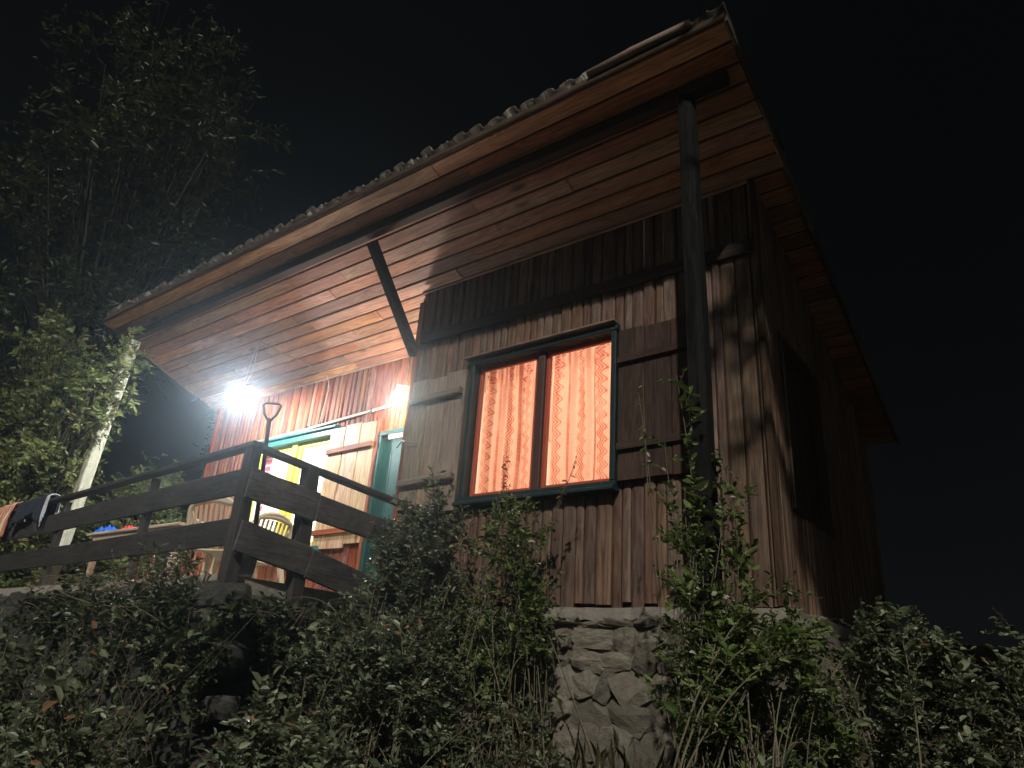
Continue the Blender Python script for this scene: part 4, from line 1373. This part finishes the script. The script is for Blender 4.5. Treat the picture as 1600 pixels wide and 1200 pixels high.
# lamp-lit trees and bushes at the left end of the porch
tree('leafy_tree', (-10.9, 3.75), np.concatenate([cloud((-10.65, 3.5, 1.9), (0.75, 0.45, 1.5), 30), cloud((-11.1, 3.3, 3.2), (0.75, 0.45, 1.2), 20), [[-9.25, 3.35, 3.05], [-9.5, 3.3, 2.6], [-9.8, 3.3, 3.1], [-8.95, 3.42, 3.3], [-9.7, 3.35, 2.2]]]),
     13, 10, 0.062, 'leafy tree in full lamplight, its twigs reaching across the white post', 'leaf_tree', 21, 0.09, 0.28, 0.55, sub=5, subr=0.5, nb=(0.65, -0.3, 0.35))
shrub('lit_bush', (-10.6, 4.9, None), (-10.9, 4.9, 1.2), (0.75, 0.5, 1.25), 90, 18, 9, 0.066, 'bright leafy bush behind the white post at the porch end', 'bush', 'leaf_tree', 23, 0.26, nb=(0.65, -0.3, 0.35))
shrub('lit_bush', (-12.0, 4.3, None), (-12.0, 4.2, 1.3), (0.8, 0.6, 1.5), 90, 18, 9, 0.07, 'dense green bush under the leafy tree by the striped towel', 'bush', 'leaf_tree', 24, 0.28, nb=(0.65, -0.3, 0.35))
shrub('lit_bush', (-11.5, 5.5, None), (-11.45, 5.45, 1.5), (0.75, 0.45, 1.3), 100, 16, 9, 0.072, 'leafy bush rising beyond the cabin gable under the low roof edge', 'bush', 'leaf_tree', 25, 0.3, nb=(0.65, -0.3, 0.35))
shrub('lit_bush', (-13.4, 6.3, None), (-13.4, 6.2, 1.8), (1.2, 0.8, 1.8), 80, 16, 9, 0.085, 'dark green bush farthest behind the porch', 'bush', 'leaf_tree', 26, 0.34, nb=(0.65, -0.3, 0.35))
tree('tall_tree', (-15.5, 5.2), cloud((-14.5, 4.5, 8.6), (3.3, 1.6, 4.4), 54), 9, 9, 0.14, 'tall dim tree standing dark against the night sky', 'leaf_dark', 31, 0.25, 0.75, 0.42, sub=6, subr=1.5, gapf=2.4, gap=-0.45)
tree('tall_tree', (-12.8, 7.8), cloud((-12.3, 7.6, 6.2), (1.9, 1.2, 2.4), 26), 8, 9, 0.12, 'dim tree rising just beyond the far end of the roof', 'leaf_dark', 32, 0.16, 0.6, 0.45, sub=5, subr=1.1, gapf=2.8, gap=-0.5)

# tree beyond the right edge of the view: keeps the moonlight off the side wall
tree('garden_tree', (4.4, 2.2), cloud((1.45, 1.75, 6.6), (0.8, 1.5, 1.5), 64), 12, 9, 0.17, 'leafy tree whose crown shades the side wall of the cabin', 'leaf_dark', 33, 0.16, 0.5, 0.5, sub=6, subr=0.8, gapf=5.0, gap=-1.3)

# undergrowth between camera and cabin
shrub('wall_shrub', (-3.95, 3.95, None), (-3.85, 3.95, 0.40), (0.62, 0.38, 0.98), 130, 26, 9, 0.036, 'dense tall shrub below the lit window, swallowing the railing end', 'shrub', 'leaf_shrub', 41, 0.15, cane_r=0.005)
shrub('wall_shrub', (-3.1, 4.05, None), (-3.2, 4.1, 0.55), (0.42, 0.22, 0.75), 60, 18, 8, 0.036, 'light green shrub reaching the window sill in front of the boards', 'shrub', 'leaf_vine', 42, 0.15, cane_r=0.005)
shrub('wall_shrub', (-3.45, 3.3, None), (-3.4, 3.2, -0.2), (0.8, 0.45, 0.65), 110, 24, 9, 0.036, 'bushy grey-green shrub at the foot of the tall shrub', 'shrub', 'leaf_shrub', 43, 0.15, cane_r=0.005)
shrub('wall_shrub', (-1.3, 3.45, None), (-1.2, 3.55, -0.08), (0.30, 0.3, 0.68), 60, 24, 9, 0.034, 'leafy shrub round the foot of the dark timber post', 'shrub', 'leaf_vine', 44, 0.14, cane_r=0.005)
shrub('wall_shrub', (-0.95, 4.2, None), (-0.85, 4.2, -0.15), (0.65, 0.5, 0.62), 110, 24, 9, 0.034, 'wide dark shrub at the right corner of the stone base', 'shrub', 'leaf_shrub', 45, 0.14, cane_r=0.005)
shrub('wall_shrub', (-0.25, 4.6, None), (-0.2, 4.6, -0.1), (0.45, 0.45, 0.65), 40, 18, 8, 0.036, 'dim shrub standing clear of the cabin at the dark edge', 'shrub', 'leaf_shrub', 46, 0.16, cane_r=0.005)
shrub('wall_shrub', (-0.85, 2.7, None), (-0.8, 2.75, -0.7), (0.65, 0.4, 0.52), 90, 24, 9, 0.034, 'low dark shrub in front of the dark timber post shrub', 'shrub', 'leaf_shrub', 47, 0.14, cane_r=0.005)
shrub('wall_shrub', (-2.3, 3.1, None), (-2.5, 3.2, -0.55), (0.5, 0.3, 0.45), 46, 16, 8, 0.034, 'low scrub in front of the bare patch of rubble stone', 'shrub', 'leaf_shrub', 48, 0.14, cane_r=0.004)

# brambles
shrub('bramble', (-4.3, 2.2, None), (-4.35, 2.2, -0.12), (0.6, 0.3, 0.58), 24, 8, 6, 0.055, 'loose bramble with broad leaves below the railing corner', 'bramble', 'leaf_shrub', 51, 0.2, 0.6, 0.4, 0.004, withered=0.04)
shrub('bramble', (-5.4, 2.25, None), (-5.4, 2.2, -0.1), (0.6, 0.3, 0.5), 14, 7, 5, 0.055, 'thin bramble in the shade under the long railing boards', 'bramble', 'leaf_shrub', 52, 0.2, 0.6, 0.4, 0.004, withered=0.03)
shrub('bramble', (-3.9, 1.75, None), (-3.9, 1.75, -0.5), (0.7, 0.3, 0.40), 24, 10, 7, 0.050, 'thick bramble tangle nearest the middle of the bottom edge', 'bramble', 'leaf_shrub', 53, 0.18, 0.55, 0.4, 0.004, withered=0.03)
shrub('bramble', (-3.0, 2.35, None), (-2.95, 2.3, -0.65), (0.65, 0.3, 0.5), 70, 20, 8, 0.038, 'dense bramble between the tall shrub and the bottom edge', 'bramble', 'leaf_shrub', 54, 0.16, 0.55, 0.4, 0.004, withered=0.03)
shrub('bramble', (-5.0, 1.75, None), (-4.95, 1.75, -0.55), (0.6, 0.3, 0.36), 16, 8, 6, 0.052, 'brown-flecked bramble in the lower left undergrowth', 'bramble', 'leaf_shrub', 55, 0.18, 0.55, 0.4, 0.004, withered=0.05)
shrub('bramble', (-6.3, 2.2, None), (-6.2, 2.15, -0.35), (0.7, 0.3, 0.45), 14, 7, 6, 0.055, 'dark bramble at the left foot of the retaining wall', 'bramble', 'leaf_shrub', 56, 0.2, 0.6, 0.4, 0.004, withered=0.03)
shrub('bramble', (-1.75, 2.2, None), (-1.75, 2.2, -0.95), (0.6, 0.3, 0.35), 36, 14, 8, 0.036, 'low bramble at the bottom edge under the rubble stone', 'bramble', 'leaf_shrub', 57, 0.16, 0.55, 0.4, 0.004, withered=0.03)
shrub('bramble', (-7.4, 2.45, None), (-7.4, 2.4, -0.2), (0.7, 0.3, 0.4), 24, 9, 7, 0.055, 'shaded bramble farthest along the retaining wall', 'bramble', 'leaf_shrub', 58, 0.2, 0.6, 0.4, 0.004)
shrub('dry_weeds', (-4.75, 2.5, 0.40), (-4.8, 2.5, 0.5), (0.35, 0.08, 0.14), 26, 6, 6, 0.036, 'dry dark weeds trailing over the wall below the railing corner', 'weeds', 'leaf_shrub', 59, 0.12, 0.45, 0.3, 0.003, withered=0.3)
shrub('dry_weeds', (-5.9, 2.62, 0.40), (-5.9, 2.6, 0.44), (0.5, 0.07, 0.1), 26, 6, 6, 0.036, 'dry dark weeds trailing over the wall under the long boards', 'weeds', 'leaf_shrub', 60, 0.12, 0.45, 0.3, 0.003, withered=0.3)

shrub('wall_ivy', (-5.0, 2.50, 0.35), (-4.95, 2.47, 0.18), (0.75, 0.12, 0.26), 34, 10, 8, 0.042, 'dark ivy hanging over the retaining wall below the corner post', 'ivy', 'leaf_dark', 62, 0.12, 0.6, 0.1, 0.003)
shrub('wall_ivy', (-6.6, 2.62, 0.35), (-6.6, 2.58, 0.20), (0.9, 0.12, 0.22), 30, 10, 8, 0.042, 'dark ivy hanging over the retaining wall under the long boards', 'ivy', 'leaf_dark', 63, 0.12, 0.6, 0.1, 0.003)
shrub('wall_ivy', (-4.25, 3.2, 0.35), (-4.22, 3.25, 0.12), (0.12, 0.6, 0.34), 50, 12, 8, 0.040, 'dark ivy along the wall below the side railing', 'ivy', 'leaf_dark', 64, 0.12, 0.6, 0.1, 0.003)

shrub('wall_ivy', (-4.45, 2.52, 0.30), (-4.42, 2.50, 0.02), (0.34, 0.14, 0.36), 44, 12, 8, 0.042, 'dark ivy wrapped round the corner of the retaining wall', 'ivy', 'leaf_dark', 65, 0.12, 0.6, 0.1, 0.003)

# creeper climbing the dark timber post
rgv = np.random.default_rng(71)
vb = (-1.52, 3.50, gz(-1.52, 3.5))
vine = empty('creeper', vb, 'leafy creeper with pale flecks climbing the dark timber post', 'creeper')
canes = []
for k in range(20):
    zt_ = rgv.uniform(0.4, 1.35) if k else 1.66
    a = rgv.uniform(-2.6, 0.3)
    z = np.linspace(vb[2], zt_, 16)
    rad = 0.13 + 0.10 * np.abs(np.sin(z * 2.3 + a)) * (1.25 - (z - vb[2]) / 3.2)
    ang = a + 0.5 * np.sin(z * 1.7 + k)
    canes.append(np.stack([-1.53 - 0.02 * z + rad * np.cos(ang), 3.64 + rad * np.sin(ang) * 0.8, z], 1))
tw, P, D, N, S = twigs_and_leaves(canes, rgv, 16, 0.14, 8, 0.040, None, 0.2, 0.2, gap=-1.6)
sticks_obj('stems', [(np.stack(canes), 0.005, 0.002), (tw, 0.002, 0.001)], 'twig', vine)
tn = np.clip(rgv.beta(2, 2.4, len(P)), 0, 0.9); tn[rgv.random(len(P)) < 0.05] = 1.0
leaves_obj('foliage', P, D, N, S, 0.6, 'leaf_vine', vine, tn)

# slender shoots standing in front of the lit window
def shoot(base, top, n, label, seed, mat='leaf_red', lsize=0.045):
    rg = np.random.default_rng(seed)
    b = np.array(base)
    e = empty('slender_shoot', base, label, 'shoot', 'slender shoots')
    t = np.array(top)
    cs = [bez(b, (b + t) / 2 + rg.normal(0, 0.02, 3), t, 9)]
    cs.append(bez(b + np.array([0.02, 0, 0]), (b + t) / 2 + rg.normal(0, 0.03, 3), t + np.array([-0.03, 0.0, -0.12]), 9))
    P, D, N, S = [], [], [], []
    for q in cs:
        for k in range(n):
            x = rg.uniform(3.2, 8); i = min(int(x), 7)
            P.append(q[i] + (q[i + 1] - q[i]) * (x - i)); D.append(np.array([rg.normal(0, 1), rg.normal(0, 0.5), rg.normal(-0.3, 0.4)])); N.append(np.array([0, -0.5, 0.6]) + rg.normal(0, 0.3, 3)); S.append(lsize * rg.uniform(0.6, 1.2))
    sticks_obj('stems', [(q, 0.004, 0.0018) for q in cs], 'twig', e)
    leaves_obj('foliage', np.array(P), np.array(D), np.array(N), np.array(S), 0.5, mat, e, rg.uniform(0, 1, len(P)))
shoot((-3.42, 4.2, 0.6), (-3.30, 4.15, 1.70), 15, 'slender shoot with dark leaves in front of the curtain by the mullion', 81)
shoot((-3.05, 4.15, 0.6), (-2.62, 4.1, 1.50), 12, 'slanting shoot with dark leaves across the lower corner of the lit window', 82)
shoot((-1.72, 3.5, 0.5), (-1.80, 3.5, 1.72), 9, 'tall bare shoot rising beside the dark timber post', 83, 'leaf_vine')

# dry grass between the shrubs
rgg = np.random.default_rng(91)
n = 3400
gx = rgg.uniform(-9, 1.2, n); gy = rgg.uniform(1.3, 4.4, n)
ok = ~((gx < -4.3) & (gy > 2.55))
gx, gy = gx[ok], gy[ok]
P = np.stack([gx, gy, np.array([gz(a, b) for a, b in zip(gx, gy)])], 1)
ge = empty('ground_cover', (-3.0, 2.5, -1.0), 'thin dry grass growing among the shrubs', 'grass')
D = np.stack([rgg.normal(0, 0.35, len(P)), rgg.normal(0, 0.35, len(P)), np.ones(len(P))], 1)
go = leaves_obj('grass', P, D, rgg.normal(0, 1, (len(P), 3)) * np.array([1, 1, 0.1]), rgg.uniform(0.12, 0.36, len(P)), 0.022, 'straw', ge, rgg.random(len(P)), 0.05)
ge['kind'] = 'stuff'

# ------------------------------------------------------------------ thin volume added for the glow and veil round the lamps
hz = NT('glow_mist')
pv = hz.n('VolumePrincipled')
pv.inputs['Color'].default_value = (0.72, 0.88, 1.0, 1)
pv.inputs['Density'].default_value = 0.0092
pv.inputs['Anisotropy'].default_value = 0.90
hz.l(pv.outputs[0], hz.out.inputs['Volume'])
hb = part('added_haze', boxd(-150, 150, -150, 150, -8, 15), hz.m, None)
tag(hb, 'thin bluish air added for a soft glow round the lamps', 'added_haze', kind='stuff')
